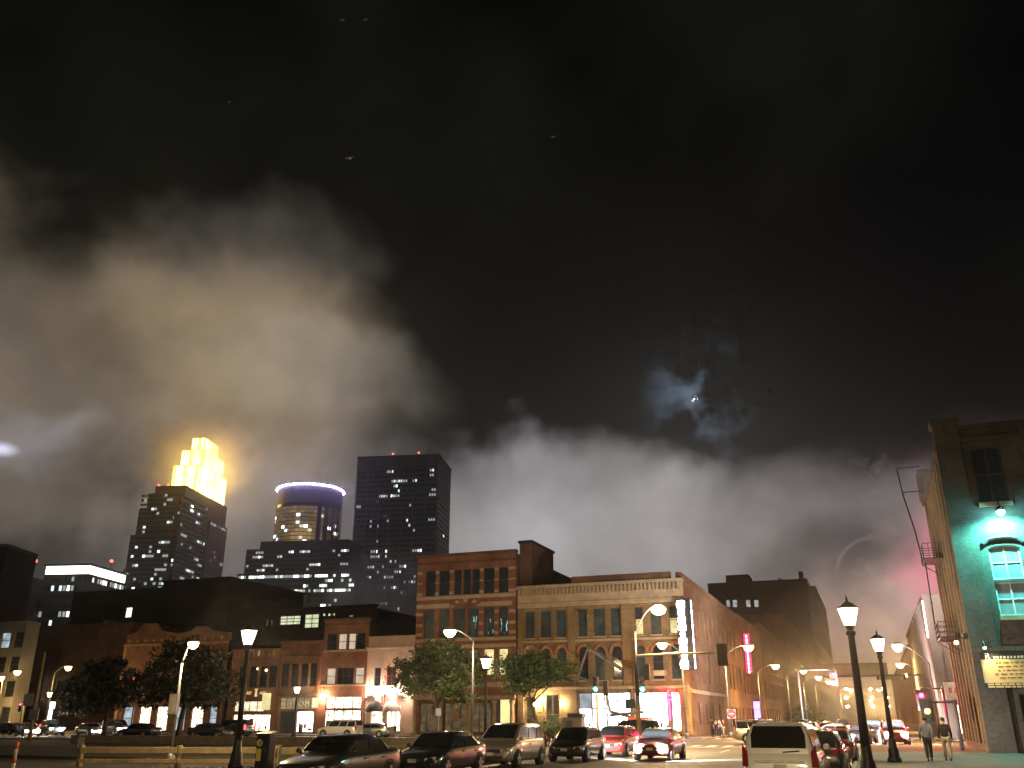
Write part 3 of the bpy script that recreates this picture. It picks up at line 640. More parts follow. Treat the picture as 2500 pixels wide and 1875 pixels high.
# ------------------------------------------------------------------ ornate orange building behind the dark trees
b = thing('ornate_building', 'orange brick building with stepped ornate parapet behind the dark trees', 'building', (X(69), YB, .13))
ops = []
for k in range(6): s_ = 76.2-k*2.85; ops += [(X(s_),X(s_-1.3),5.4,8.4),(X(s_),X(s_-1.9),.4,3.4)]
wall(FR, X(77.3), X(60.0), .13, 11.6, ops).build('wall', BR_org, b)
MB().box(X(77.28), X(60.02), YB+.44, 124, .13, 11.4).build('core', M_roof, b)
for i, o_ in enumerate(ops): window(b, FR, *o_[:4], pm=(M_glass if i % 2 == 0 else (M_litc if i in (3,5,9) else M_bluew)), name='window' if i % 2 == 0 else 'shop_window')
pp = [(77.3,11.6),(77.3,12.7),(75.6,13.2),(74.6,14.2),(72.6,14.2),(71.6,13.2),(68.8,12.7),(66.6,12.9),(65.6,13.5),(64.0,13.5),(63.0,12.9),(60,12.6),(60,11.6)]
MB().prism([FR(X(s_),z,-.1) for s_, z in pp], (0,.5,0)).build('parapet', BR_org, b)
for k in range(12): s_ = 76.6-k*1.4; MB().ball(FR(X(s_), 11.9, -.15), .3, 1, .5, 1, 8, 5).build('rosette', mat('terracotta',(.45,.24,.12),.8), b, True)
bar(MB(), FR, X(77.4), X(60), 11.2, 11.5, -.35, .003).build('cornice', mat('terracotta',(.45,.24,.12),.8), b)
bar(MB(), FR, X(77.4), X(76.9), .13, 11.2, -.2, .003).build('pilaster', mat('terracotta',(.45,.24,.12),.8), b); bar(MB(), FR, X(60.6), X(60.05), .13, 11.2, -.2, .003).build('pilaster', BR_org, b)

# goods and fittings that stand in the lit shop windows
def fittings(label, x0, x1, y, z0, n, seed):
    rr = random.Random(seed); o = thing('window_display', label, 'window display', ((x0+x1)/2, y, z0))
    for k in range(n):
        x = x0+(x1-x0)*(k+rr.uniform(.15,.85))/n; h = rr.uniform(.35,1.5); w = rr.uniform(.12,.42)
        m_ = rr.choice([M_frame, M_black, mat('goods_brown', (.16,.09,.05), .8), mat('goods_pale', (.45,.4,.34), .8)])
        if rr.random() < .5: MB().lathe([(w*.5,0),(w*.42,h*.5),(w*.55,h*.72),(w*.2,h*.82),(w*.28,h*.92),(.02,h)], (x,y,z0), 10).build('figure', m_, o, True)
        else:
            MB().box(x-w, x+w, y-.04, y+.04, z0+h*.4, z0+h).build('panel', m_, o); MB().box(x-.03, x+.03, y-.03, y+.03, z0, z0+h*.4).build('stand', M_black, o)
fittings('row of goods in the white shopfront of the corner building', X(11.8), X(.6), YB+.2, .6, 15, 4)
fittings('goods in the cream shopfront of the narrow brick building', X(44.4), X(39.8), YB+.08, .45, 7, 5)
fittings('goods in the window under the lettered transom', X(48.5), X(46.4), YB+.08, .35, 4, 6)
fittings('goods in the window under the gold lettering', X(58.0), X(52.8), YB+.08, .45, 7, 7)
fittings('tables behind the awning posts of the pale building', X(38.4), X(33.0), YB-1.9, .13, 8, 8)
# ------------------------------------------------------------------ buildings further down the street
class Multi2(Multi):
    def box(s, *a): m_ = MB(); m_.box(*a); s.q.append(m_); return s
def plain_block(name, label, x0, x1, y0, y1, z1, m, front=(), east=(), west=(), fy=None, parapet=.4):
    "front/east/west: lists of (u0,u1,z0,z1,pane material or None)"
    b = thing(name, label, 'building', ((x0+x1)/2, y0, .13))
    MB().box(x0+.35, x1-.35, y0+.35, y1, .0, z1-.3).build('core', M_roof, b)
    for mp, u0, u1, lst in ((MPF(y0), x0, x1, front), (MPE(x1), y0, y1, east), (MPW(x0), y0, y1, west)):
        wall(mp, u0, u1, 0, z1, [l[:4] for l in lst], .3).build('wall', m, b)
        for l in lst: window(b, mp, *l[:4], pm=l[4] if len(l) > 4 and l[4] else M_glass, rows=l[5] if len(l) > 5 else 2)
    if parapet: 
        q = Multi2(); q.box(x0-.12, x1+.12, y0-.12, y0+.3, z1, z1+parapet); q.box(x1-.3, x1+.12, y0+.31, y1, z1, z1+parapet); q.box(x0-.12, x0+.3, y0+.31, y1, z1, z1+parapet)
        q.build('parapet', m, b)
    if m is BR_drk or m is BR_brn:
        rr = random.Random(int(x0*7))
        for q_ in range(3):
            ux = x0+(x1-x0)*rr.uniform(.1,.85); uw = rr.uniform(.8,2.2); uh = rr.uniform(.5,1.3); uy = y0+rr.uniform(1.5,6)
            MB().box(ux, ux+uw, uy, uy+uw, z1-.3, z1+parapet+uh).build('rooftop_unit', M_grey if q_ else M_black, b, bevel=.04)
        ux = x0+(x1-x0)*rr.uniform(.2,.8); MB().tube([(ux,y0+2,z1-.3),(ux,y0+2,z1+parapet+1.6)], .12, 8).build('vent_pipe', M_grey, b, True)
    return b
ea = []
for k in range(5): yy = 130.6+k*3.6; ea += [(yy-.5,yy+.5,10.6,14.1,None),(yy-.5,yy+.5,5.8,9.2,None),(yy-.9,yy+.9,.8,3.4,M_dimw)]
plain_block('brick_building', 'brick building next along the street after the corner building', -40, -18.42, 128.05, 147.5, 16.8, BR_side, east=ea)
ea = []
for k in range(8): yy = 150+k*3.6; ea += [(yy-.55,yy+.55,10.4,13.6,None),(yy-.55,yy+.55,5.6,8.8,None),(yy-.9,yy+.9,.6,3.4,M_dimw if k % 3 else M_litc)]
plain_block('brick_building', 'reddish brick building carrying the red vertical sign', -42, -18.44, 147.55, 177, 17.0, BR_red, east=ea)
ea = []
for k in range(14): yy = 181+k*4.2; ea += [(yy-.8,yy+.8,10.2,13.4,M_yel if k in (1,2,7) else None),(yy-.8,yy+.8,5.4,8.6,None),(yy-1.1,yy+1.1,.6,3.6,M_yel if k < 5 else M_dimw)]
plain_block('brick_building', 'long brown brick building beyond the red sign', -44, -18.46, 177.05, 240, 18.5, BR_brn, east=ea)
ea = []
for k in range(12): yy = 243+k*4.6; ea += [(yy-.9,yy+.9,zz,zz+2.6,None) for zz in (5,9.5,14,18.5)]
plain_block('warehouse', 'tall brown warehouse between the long brick building and the dark block', -46, -18.48, 240.05, 300, 26.5, BR_brn, east=ea)
fx0 = onY(5, -60, 440, 375)[0]
fr = []
for (a, b2) in ((62,92),(105,140),(195,230),(250,285)):
    xa, zt = onY(5, a, 525, 375); xb, zb = onY(5, b2, 572, 375); fr.append((xa, xb, zb, zt, emit('warehouse_room',(.85,.92,.9),.35,.6,.5)))
for r_ in range(5):
    for k in range(16):
        xa = fx0+4+k*5.4
        if r_ != 0 and xa+2.4 < -19.5: fr.append((xa, xa+2.2, 49-r_*6.6-4, 49-r_*6.6-.6, None))
ea = []
for r_ in range(6):
    for k in range(16): yy = 380+k*11; ea.append((yy, yy+4, 47-r_*7-4, 47-r_*7, None))
b = plain_block('dark_warehouse', 'very large dark brick warehouse at the end of the left side of the street', fx0, -18.5, 375, 560, 53, BR_drk, front=fr, east=ea, parapet=1.0)
xa = onY(5, 60, 400, 385)[0]; xb = onY(5, 215, 400, 385)[0]
MB().box(-45, -18.7, 455, 559, 52.5, 61.5).build('rear_block', BR_drk, b); MB().box(xa, xb, 386, 400, 52, 58.5).build('rooftop_block', BR_drk, b); MB().box(-21.6, -19.9, 380, 382, 52.5, 57.6).build('chimney', BR_drk, b)
# red vertical sign
sg = thing('vertical_sign', 'tall narrow red glowing vertical sign over the pavement on the left side', 'sign', (-17.6, 150.5, 8.6))
MB().box(-18.0, -17.2, 150.4, 150.75, 8.5, 14.7).build('sign_box', mat('dark_red_sign', (.14,.01,.02), .5), sg)
for k in range(10): MB().box(-17.72, -17.48, 150.28, 150.38, 14.4-k*.6-.42, 14.4-k*.6).build('lit_letter', emit('pink_letters', (1,.35,.42), 9.0), sg)
for x_ in (-17.93, -17.27): MB().tube([(x_,150.33,8.7),(x_,150.33,14.55)], .05, 6).build('neon_edge', emit('red_edge', (1,.01,.06), 14.0), sg)
pu = thing('window_sign', 'purple glowing neon panel at street level on the left side', 'sign', (-18.2, 158, 2.2))
MB().box(-18.35, -17.2, 157.9, 158.1, 1.9, 4.6).build('sign_box', M_black, pu)
MB().quad((-18.3,157.89,1.95),(-17.25,157.89,1.95),(-17.25,157.89,4.5),(-18.3,157.89,4.5)).build('lit_panel', emit('purple_panel', (.55,.2,1.0), 4.0, .6, 1.5), pu)
# ------------------------------------------------------------------ parking ramp that closes the street
b = thing('parking_ramp', 'parking ramp with rows of warm lights closing the far end of the street', 'building', (15, 560, 0))
for k in range(4): MB().box(-17, 60, 560, 590, 4.2+k*4.6, 5.4+k*4.6).build('deck', mat('ramp_concrete', (.3,.26,.22), .9), b)
for k in range(9): MB().box(-16+k*9, -15.2+k*9, 560.2, 561, 0, 19.2).build('column', mat('ramp_concrete', (.3,.26,.22), .9), b)
MB().box(-17, 60, 586, 590.2, 0, 19).build('back_wall', mat('ramp_concrete', (.3,.26,.22), .9), b)
for r_ in range(3):
    for k in range(11): MB().ball((-13+k*6.6+rnd.uniform(-1,1), 562+rnd.uniform(0,6), 8.4+r_*4.6), .8, n=8, m=5).build('ceiling_light', emit('ramp_light', (1,.72,.42), 150.0), b, True)
b = thing('skyway', 'dark enclosed footbridge crossing high above the far street', 'footbridge', (-8, 330, 0))
MB().box(-18.4, 5.8, 330, 335, 15.0, 19.2).build('deck', BR_drk, b)
for k in range(9): MB().box(-17.6+k*2.55, -15.7+k*2.55, 329.9, 330.0, 16.0, 18.4).build('window', M_teal, b)
gb = thing('overhead_sign', 'dark overhead street sign panel on a gantry across the road', 'sign', (1.5, 120, 0))
xa, za = onY(5, 1080, 1063, 120); xb, zb = onY(5, 1268, 1037, 120)
MB().box(xa, xb, 119.9, 120.1, za, zb).build('sign_panel', M_black, gb)
for k in range(9): MB().box(xa+.25+(xb-xa-.4)*k/9, xa+.55+(xb-xa-.4)*k/9, 119.86, 119.898, za+.4, zb-.4).build('lettering', mat('sign_grey',(.35,.33,.3),.7), gb)
MB().tube([(5.6,120,.13),(5.6,120,zb+.2)], .14, 10).build('post', M_grey, gb); MB().tube([(xa-6,120.2,za+.5),(5.6,120.2,za+.5)], .09, 8).build('gantry_arm', M_grey, gb)
# ------------------------------------------------------------------ right side beyond the cross street
fr = []
for k in range(3): fr += [(7.6+k*4,9.2+k*4,6.4,9.2,None),(7.4+k*4,9.6+k*4,.5,3.2,M_litc if k == 0 else M_dimw)]
b = plain_block('stucco_building', 'pale stucco building past the cross street with a white light strip on its edge', 6.0, 24, 100.0, 150, 13.2, mat('pale_stucco', (.13,.095,.08), .9, var=.15, scale=.7, bump=.15), front=fr)
MB().box(5.86, 5.98, 99.8, 99.98, 9.4, 13.0).build('light_strip', emit('strip_white', (1,.95,.95), 7.0), b)
text(b, 'a', .001, (9,99.9,5), M_black) if False else None
sgn = thing('shop_sign', 'pale rectangular sign board above the red door beyond the pedestrians', 'sign', (7.6, 99.4, 3.4))
MB().box(6.6, 9.6, 99.5, 99.9, 3.6, 5.2).build('board', mat('pale_board', (.5,.42,.36), .7), sgn)
for k in range(5): MB().box(6.95+k*.5, 7.25+k*.5, 99.44, 99.498, 4.2, 4.7).build('lettering', mat('sign_red', (.35,.08,.06), .7), sgn)
plain_block('brick_building', 'dark low brick building far down the right side of the street', 6.0, 30, 152, 300, 12, BR_brn, west=[(156+k*9,159+k*9,1,3.6,M_litc if k % 2 else M_dimw) for k in range(12)])
# ------------------------------------------------------------------ near building on the right
b = thing('brick_building', 'tall old brick building on the right with teal floodlight and fire escape', 'building', (12, 58.7, .13))
BR_gr = brick('weathered_brick', (.075,.064,.05), (.058,.05,.041), (.085,.078,.064), 1.0)
FN = MPF(58.7); WN = MPW(5.9)
ops = [(7.45,9.1,7.4,11.4,.18),(11.3,12.95,7.4,11.4,.18),(7.45,9.1,14.0,17.4,.18),(11.3,12.95,14.0,17.4,.18),(7.6,9.0,.3,3.2)]
wall(FN, 5.9, 20, .13, 18.6, ops, .35).build('wall', BR_gr, b)
MB().box(6.3, 20, 59.2, 76.0, .13, 18.4).build('core', M_roof, b)
BR_yw = brick('ochre_brick', (.14,.085,.032), (.11,.068,.027), (.10,.072,.04), 1.0)
wall(WN, 58.7, 76.0, .13, 17.6, [(66.5,67.7,12.2,14.6),(71.2,72.4,12.2,14.6),(66.5,67.7,7.6,10.0),(71.2,72.4,7.6,10.0)]).build('wall', BR_yw, b)
for yy, zz in ((66.5,12.2),(71.2,12.2),(66.5,7.6),(71.2,7.6)): window(b, WN, yy, yy+1.2, zz, zz+2.4, rows=2)
for k in range(8): yy = 59.5+k*2.15; MB().box(5.72, 5.898, yy, yy+.75, .5, 17.4).build('pilaster', BR_yw, b)
MB().box(5.6, 7.0, 58.42, 58.698, .13, 18.9).build('pilaster', BR_gr, b); MB().box(10.2, 10.9, 58.42, 58.698, .13, 18.6).build('pilaster', BR_gr, b)
q = Multi2(); q.box(5.5, 7.1, 58.3, 59.6, 18.9, 19.3); q.box(7.1, 20, 58.5, 59.2, 18.6, 18.85); q.box(5.6, 6.1, 59.61, 76, 17.6, 17.9); q.box(5.5, 6.6, 73.6, 76.05, 17.9, 20.0); q.build('parapet', BR_gr, b)
q = Multi2(); q.box(7.0, 10.2, 58.45, 58.69, 17.75, 18.0); q.box(5.62, 20, 58.3, 58.6, 5.42, 5.7); q.build('cornice', BR_gr, b)
q = Multi2(); bar(q, FN, 7.4, 9.2, 13.7, 13.95, -.2, .1); bar(q, FN, 7.4, 9.2, 7.15, 7.38, -.2, .1); bar(q, FN, 11.2, 13.0, 7.15, 7.38, -.2, .1); q.build('sill', M_stone, b)
for u0 in (7.45, 11.3):
    hd = MB(); ap = arcpts(u0-.25, u0+1.9, 11.85, .32, 8)
    for p_, q_ in zip(ap, ap[1:]): hd.tube([FN(*p_, -.1), FN(*q_, -.1)], .13, 6)
    hd.build('arch_hood', mat('dark_hood', (.06,.06,.06), .7), b)
    M_pw = mat('painted_sash', (.55,.58,.55), .5)
    M_cg = mat('curtained_glass', (.20,.25,.26), .25, var=.35, scale=1.2)
    window(b, FN, u0, u0+1.65, 9.45, 11.4, fm=M_pw, pm=M_cg, rows=2, cols=2, arch=.18, fw=.09); window(b, FN, u0, u0+1.65, 7.4, 9.3, fm=M_pw, pm=M_cg, rows=2, cols=2, d=.22, fw=.09)
    window(b, FN, u0, u0+1.65, 14.0, 17.4, fm=M_frame, rows=2, cols=2, arch=.18, fw=.09)
    bar(MB(), FN, u0, u0+1.65, 9.3, 9.45, .1, .3).build('transom', M_frame, b)
window(b, FN, 7.6, 9.0, .3, 3.2, rows=1, cols=2, name='door', pm=M_glass)
fl_ = thing('floodlight', 'teal white floodlight on a bracket above the arched window', 'floodlight', (8.35, 58.5, 13.3))
MB().tube([(8.35,58.5,13.75),(8.35,57.9,13.85),(8.35,57.75,13.5)], .035, 6).build('bracket', M_black, fl_)
MB().lathe([(.08,.25),(.2,.18),(.26,.0)], (8.35,57.75,13.25), 14).build('housing', M_black, fl_, True)
MB().ball((8.35,57.75,13.17), .23, n=14, m=8).build('lamp_glass', glow_glass('teal_flood', (.36,.98,.90), 12.0), fl_, True); bulb(fl_, (8.35,57.75,13.12), 650, (.12,.95,.80), .15, 'bulb', 160, (0,.18,-1)); bulb(fl_, (8.35,57.6,13.12), 40, (.2,.85,.9), .15, 'glow')
sb = thing('wall_sign', 'yellow lit menu board under a dark strip with white lettering', 'sign', (8.0, 58.2, 3.5))
MB().box(5.98, 13, 58.12, 58.28, 5.0, 5.40).build('top_strip', mat('sign_black', (.02,.02,.018), .6), sb)
MB().box(5.98, 13, 58.1, 58.28, 3.75, 4.998).build('board', mat('sign_cream', (.62,.50,.26), .7, var=.1), sb)
MB().box(6.0, 13, 58.12, 58.28, 3.47, 3.748).build('bottom_strip', mat('sign_black', (.02,.02,.018), .6), sb)
text(sb, 'R', .46, (6.32,58.1,5.03), mat('white_letters',(.7,.7,.62),.7))
for k in range(11): MB().box(6.62+k*.17, 6.62+k*.17+rnd.uniform(.08,.13), 58.09, 58.119, 5.05, 5.17).build('lettering', mat('white_letters',(.7,.7,.62),.7), sb)
for r_ in range(5):
    x_ = 6.5+rnd.uniform(0,.3)
    while x_ < 9.6:
        d_ = rnd.uniform(.08,.3); MB().box(x_, x_+d_, 58.075, 58.099, 4.78-r_*.2, 4.84-r_*.2).build('lettering', mat('sign_ink', (.16,.10,.04), .8), sb); x_ += d_+rnd.uniform(.06,.14)
for r_ in range(2):
    x_ = 6.1
    while x_ < 9.4:
        d_ = rnd.uniform(.12,.4); MB().box(x_, x_+d_, 58.09, 58.119, 3.5+r_*.13, 3.59+r_*.13).build('lettering', mat('sign_cream', (.6,.5,.3), .7), sb); x_ += d_+.05
sl = thing('wall_lamp', 'hooded picture lamp over the left end of the yellow board', 'wall lamp', (6.3, 58.1, 5.6))
MB().tube([(6.2,58.3,5.75),(6.2,57.6,5.95),(6.2,57.45,5.75)], .03, 6).build('arm', M_black, sl); MB().lathe([(.05,.12),(.13,.0)], (6.2,57.45,5.62), 10).build('housing', M_black, sl)
MB().ball((6.2,57.45,5.6), .09, n=10, m=6).build('lamp_glass', glow_glass('board_lamp', (1,.80,.40), 9.0), sl, True); bulb(sl, (6.2,57.45,5.57), 16, (1,.80,.40), .06, 'bulb', 75, (.45,.5,-.8))
sl = thing('wall_lamp', 'small lamp on the ochre side wall lighting its foot', 'wall lamp', (5.6, 60.2, 5.9))
MB().tube([(5.7,60.2,6.3),(5.1,60.2,6.4),(5.05,60.2,6.2)], .03, 6).build('arm', M_black, sl); MB().box(5.45, 5.72, 59.9, 60.5, 6.35, 6.6).build('housing', M_black, sl)
MB().ball((5.05,60.2,6.1), .12, n=10, m=6).build('lamp_glass', glow_glass('wall_foot_lamp', (1,.68,.22), 9.0), sl, True); bulb(sl, (5.05,60.2,6.1), 36, (1,.62,.18), .08, 'bulb', 62, (.16,0,-1))
# fire escape on the street side
fe = thing('fire_escape', 'black iron fire escape with two balconies and a hanging ladder on the side wall', 'fire escape', (5.3, 69, 5))
def pl(zx, zy, y): x_, z_ = onY(6, zx, zy, y); return (x_, y, z_)
for (yc, z_) in ((69.0, 12.2), (66.5, 6.7)):
    x0 = 4.55
    MB().box(x0, 5.7, yc-1.6, yc+1.6, z_, z_+.07).build('platform', M_black, fe)
    r1 = MB()
    for zz in (.35, .7, 1.05):
        r1.tube([(5.7,yc-1.6,z_+zz),(x0,yc-1.6,z_+zz),(x0,yc+1.6,z_+zz),(5.7,yc+1.6,z_+zz)], .022, 5)
    for k in range(9): yy = yc-1.6+k*.4; r1.tube([(x0,yy,z_+.05),(x0,yy,z_+1.05)], .016, 5)
    for k in range(4): xx = x0+k*.35; r1.tube([(xx,yc-1.6,z_+.05),(xx,yc-1.6,z_+1.05)], .016, 5)
    r1.build('railing', M_black, fe)
    MB().tube([(x0,yc-1.4,z_),(5.7,yc-1.4,z_-.8)], .03, 5).build('bracket', M_black, fe); MB().tube([(x0,yc+1.4,z_),(5.7,yc+1.4,z_-.8)], .03, 5).build('bracket', M_black, fe)
for dy in (0, .45):
    MB().tube([(4.65,70.2+dy,12.2),(4.5,71.4+dy,15.0),(4.2,73.2+dy,18.0),(4.1,74.3+dy,20.4)], .035, 5).build('ladder_rail', M_black, fe)
    MB().tube([(4.55,67.6+dy*.9,6.7),(4.7,69.0+dy,12.2)], .03, 5).build('ladder_rail', M_black, fe)
MB().tube([(4.1,74.3,20.4),(5.7,74.3,20.4)], .04, 5).build('handrail', M_black, fe); MB().tube([(4.2,73.6,18.3),(5.7,73.6,18.3)], .04, 5).build('handrail', M_black, fe)
for k in range(10): MB().tube([(4.6-.045*k,70.6+.37*k,12.8+.75*k),(4.6-.045*k,71.05+.37*k,12.8+.75*k)], .02, 5).build('rung', M_black, fe)
# ------------------------------------------------------------------ blocks behind the row
def back(z, pts, Y):
    xs = [onY(z, *p, Y) for p in pts]; return xs
(xa, za), (xb, zb) = back(1, ((495,488),(1095,470)), 142)
fw = []
for p0, p1 in (((850,575),(884,642)),((832,700),(860,765))):
    a_ = onY(1, *p0, 142); c_ = onY(1, *p1, 142); fw.append((a_[0], c_[0], c_[1], a_[1], emit('slit_room',(1,.97,.86),1.6,.3,.7), 3))
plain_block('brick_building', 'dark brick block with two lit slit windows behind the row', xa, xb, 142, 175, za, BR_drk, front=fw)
(xa, za), (xb, zb) = back(1, ((1105,395),(1545,470)), 134)
plain_block('dark_building', 'nearly black windowless block rising behind the ornate parapet', xa, xb, 134, 160, za-.4, mat('black_render', (.020,.015,.013), .95), west=[])
(xa, za), (xb, zb) = back(2, ((212,500),(640,600)), 141)
fw = []
for x0, x1, y0, y1 in ((264,284,608,668),(303,321,612,672),(342,360,620,678),(377,393,624,680),(411,426,632,684),(552,562,655,700),(582,592,657,700)):
    a_ = onY(2, x0, y0, 141); c_ = onY(2, x1, y1, 141); fw.append((a_[0], c_[0], c_[1], a_[1]))
b = thing('brick_building', 'dark brick wing with a row of slender arched lit windows', 'building', ((xa+xb)/2, 141, .13))
M_arch = emit('arch_room', (1,.90,.70), 1.5, .2, .7); FB = MPF(141)
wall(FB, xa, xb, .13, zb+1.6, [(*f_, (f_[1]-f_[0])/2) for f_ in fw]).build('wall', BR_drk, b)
for i, f_ in enumerate(fw): window(b, FB, *f_, pm=M_arch if i < 5 else M_dimw, arch=(f_[1]-f_[0])/2)
MB().box(xa+.3, xb, 141.4, 170, .13, zb+1.2).build('core', M_roof, b)
MB().prism([(xa,141.0,zb+1.6),(xb,141.0,zb+1.6),(xa,141.0,za)], (0,8,0)).build('gable', BR_drk, b)
(xa, za), (xb, zb) = back(2, ((642,602),(1302,565)), 136)
fw = []
for x0, x1, y0, y1, cc in ((645,780,632,690,3),(812,902,620,712,2),(930,950,612,635,1),(965,985,612,635,1),(1000,1015,610,633,1),(1108,1140,626,638,1)):
    a_ = onY(2, x0, y0, 136); c_ = onY(2, x1, y1, 136); fw.append((a_[0], c_[0], c_[1], a_[1], cc))
b = thing('studio_building', 'dark block with big greenish lit studio windows behind the row', 'building', ((xa+xb)/2, 136, .13)); FB = MPF(136)
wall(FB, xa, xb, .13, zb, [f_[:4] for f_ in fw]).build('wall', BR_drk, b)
for f_ in fw: window(b, FB, *f_[:4], pm=M_lime, rows=3 if f_[4] > 1 else 1, cols=f_[4], fw=.12)
MB().box(xa+.3, xb-.02, 136.4, 165, .13, zb-.3).build('core', M_roof, b); MB().box(xa-.1, xb+.1, 135.8, 136.3, zb, zb+.35).build('parapet', BR_drk, b)
cx0, cz0 = onY(2, 800, 590, 150); cx1, cz1 = onY(2, 836, 490, 150)
MB().lathe([((cx1-cx0)/2,0),((cx1-cx0)/2,cz1-zb+2)], ((cx0+cx1)/2,150,zb-2), 14).build('chimney', mat('pale_flue', (.5,.5,.5), .6), b, True)
(xa, za), (xb, zb) = back(2, ((1300,650),(1420,690)), 128)
plain_block('dark_building', 'low dark roof between the narrow brick building and the four storey one', X(39), X(32.4), 126, 140, 13.6, BR_drk)
# ------------------------------------------------------------------ left edge
M_pc = mat('pale_concrete', (.26,.25,.22), .85, var=.12, scale=.6, bump=.1)
fr = []
for c_ in range(5):
    for r_, z_ in enumerate((12.0, 8.4, 4.9, 1.2)):
        x_ = -132.6+c_*2.75; fr.append((x_, x_+1.9, z_, z_+2.3, M_bluew if (c_, r_) == (3,0) else None))
plain_block('concrete_building', 'pale concrete office building with square grid windows at the left edge', -134, -119.6, 104, 106.5, 15.5, M_pc, front=fr, east=[])
(xa, za), (xb, zb) = back(1, ((190,720),(880,800)), 122)
plain_block('brick_building', 'low brown brick building behind the left hand trees', xa, xb, 122, 140, za, BR_brn, front=[(xa+2+k*3.6,xa+3.6+k*3.6,5,8,None) for k in range(6)])
# ------------------------------------------------------------------ downtown towers
def tower_part(mb_or_none=None): pass
def tface(mp, u0, u1, z0, z1, nu, nz, litp, fw=.68, fh=.62, lit_fn=None, seed=1, off=-.12, lens=None):
    "dark window quads in one mesh plus individual lit ones"
    rr = random.Random(seed); du = (u1-u0)/nu; dz = (z1-z0)/nz; dark = MB(); lit = []
    for j in range(nz):
        run = 0
        for i in range(nu):
            ua = u0+du*(i+.5-fw/2); ub = u0+du*(i+.5+fw/2); za = z0+dz*(j+.5-fh/2); zb = z0+dz*(j+.5+fh/2)
            p = litp(i/nu, j/nz, i, j) if callable(litp) else litp
            if run > 0: on = True; run -= 1
            else:
                on = rr.random() < p
                if on and rr.random() < .5: run = rr.randint(1, 3)
            q = [mp(ua,za,off), mp(ub,za,off), mp(ub,zb,off), mp(ua,zb,off)]
            if on: lit.append(q)
            else: dark.quad(*q)
    return dark, lit
M_twin = mat('tower_glass', (.022,.026,.030), .12, var=.4, scale=.05, spec=.5)
LIT = [emit('office_light_%d' % i, c_, s_) for i, (c_, s_) in enumerate((((1,.98,.9),2.8),((.84,.97,1.0),1.3),((1,.92,.72),.8),((.86,1,.95),.38)))]
def put_face(b, mp, *a, wts=(3,3,3,5), **k):
    rr = random.Random(k.get('seed', 1)+99); dark, lit = tface(mp, *a, **k)
    if dark.v: o = dark.build('dark_windows', M_twin, b); o['kind'] = 'stuff'
    rr.shuffle(lit); rest = MB()
    for q in lit[230:]: rest.quad(*q)
    if rest.v: rest.build('lit_windows', LIT[3], b)['kind'] = 'stuff'
    for q in lit[:230]: MB().quad(*q).build('lit_window', rr.choices(LIT, wts)[0], b)
def rotmp(origin, ang, dirx=True):
    c_, s_ = math.cos(ang), math.sin(ang); ox, oy = origin
    return (lambda u, z, d=0.0: (ox+u*c_-d*s_, oy+u*s_+d*c_, z)) if dirx else (lambda u, z, d=0.0: (ox-d*c_-u*s_, oy-d*s_+u*c_, z))
def rbox(mb, origin, ang, x0, x1, y0, y1, z0, z1):
    c_, s_ = math.cos(ang), math.sin(ang); ox, oy = origin
    p = [(ox+x*c_-y*s_, oy+x*s_+y*c_) for x, y in ((x0,y0),(x1,y0),(x1,y1),(x0,y1))]
    return mb.prism([(*q, z0) for q in p], (0,0,z1-z0))
TA = R(13.2)
def TP(z, x, y, D=700.0):
    "point on the sight line at downtown distance D along the camera axis"
    r = sight(z, x, y); c_, s_ = math.cos(YAW), math.sin(YAW); ry = -r[0]*s_ + r[1]*c_; t_ = D/ry
    return r[0]*t_, r[1]*t_, CAMH + r[2]*t_
M_tgrey = mat('tower_panel_grey', (.30,.29,.29), .6, var=.1, scale=.05)
M_tteal = mat('tower_spandrel_teal', (.045,.068,.066), .3, var=.3, scale=.06)
M_tbrn = mat('tower_granite_brown', (.10,.066,.050), .7, var=.15, scale=.06)
M_tdk = mat('tower_panel_dark', (.055,.055,.055), .6, var=.2, scale=.05)
# slab tower with the gridded grey face
p0 = TP(8, 1143, 140, 700); o0 = (p0[0], p0[1]); H1 = 202.0; W1, D1 = 67.5, 50.0
b = thing('office_tower', 'tall flat topped grey slab tower with a grid of small windows', 'skyscraper', (o0[0], o0[1], 0))
mp = rotmp(o0, TA); me = lambda u, z, d=0.0: mp(W1-d, z, u)
rbox(MB(), o0, TA, 0, W1, 0, D1, 0, H1).build('wall', M_tgrey, b)
put_face(b, mp, 1.2, W1-1.2, 2, H1-11, 33, 47, lambda u, v, i, j: .045+(.12 if j in (13,14,20,25,30,41) and u < .8 else 0)+(.55 if j == 9 and i % 6 != 5 else 0)+(.05 if j > 41 and u > .4 else 0), fw=.62, fh=.5, seed=5, off=-.15, wts=(2,2,3,16))
put_face(b, me, 2, D1-2, 2, H1-11, 18, 47, .004, fw=.5, fh=.45, seed=6, off=-.15)
f = MB()
for k in range(8): u = W1*k/7; bar(f, mp, max(0,u-.45), min(W1,u+.45), 0, H1, -.7, -.01)
for k in range(24): z = 2+k*(H1-13)/23.5*1.0; bar(f, mp, 0, W1, z-.2, z+.35, -.45, -.005)
f.build('facade_grid', M_tgrey, b)
f = MB(); bar(f, mp, -.3, W1+.3, H1-9.5, H1-8.9, -.8, 0); bar(f, mp, -.3, W1+.3, H1-.6, H1+.4, -.8, 0); bar(f, me, 0, D1, H1-.6, H1+.4, -.8, 0); f.build('roof_trim', M_tgrey, b)
for k, u in enumerate((.42, .74)):
    x_, y_, z_ = mp(W1*u, H1+.2, 4); q = MB().tube([(x_,y_,H1),(x_,y_,H1+2.6)], .3, 6).build('beacon_mast', M_black, b); MB().ball((x_,y_,H1+3.1), .75, n=8, m=6).build('beacon', emit('red_beacon', (1,.06,.04), 9.0), q, True)
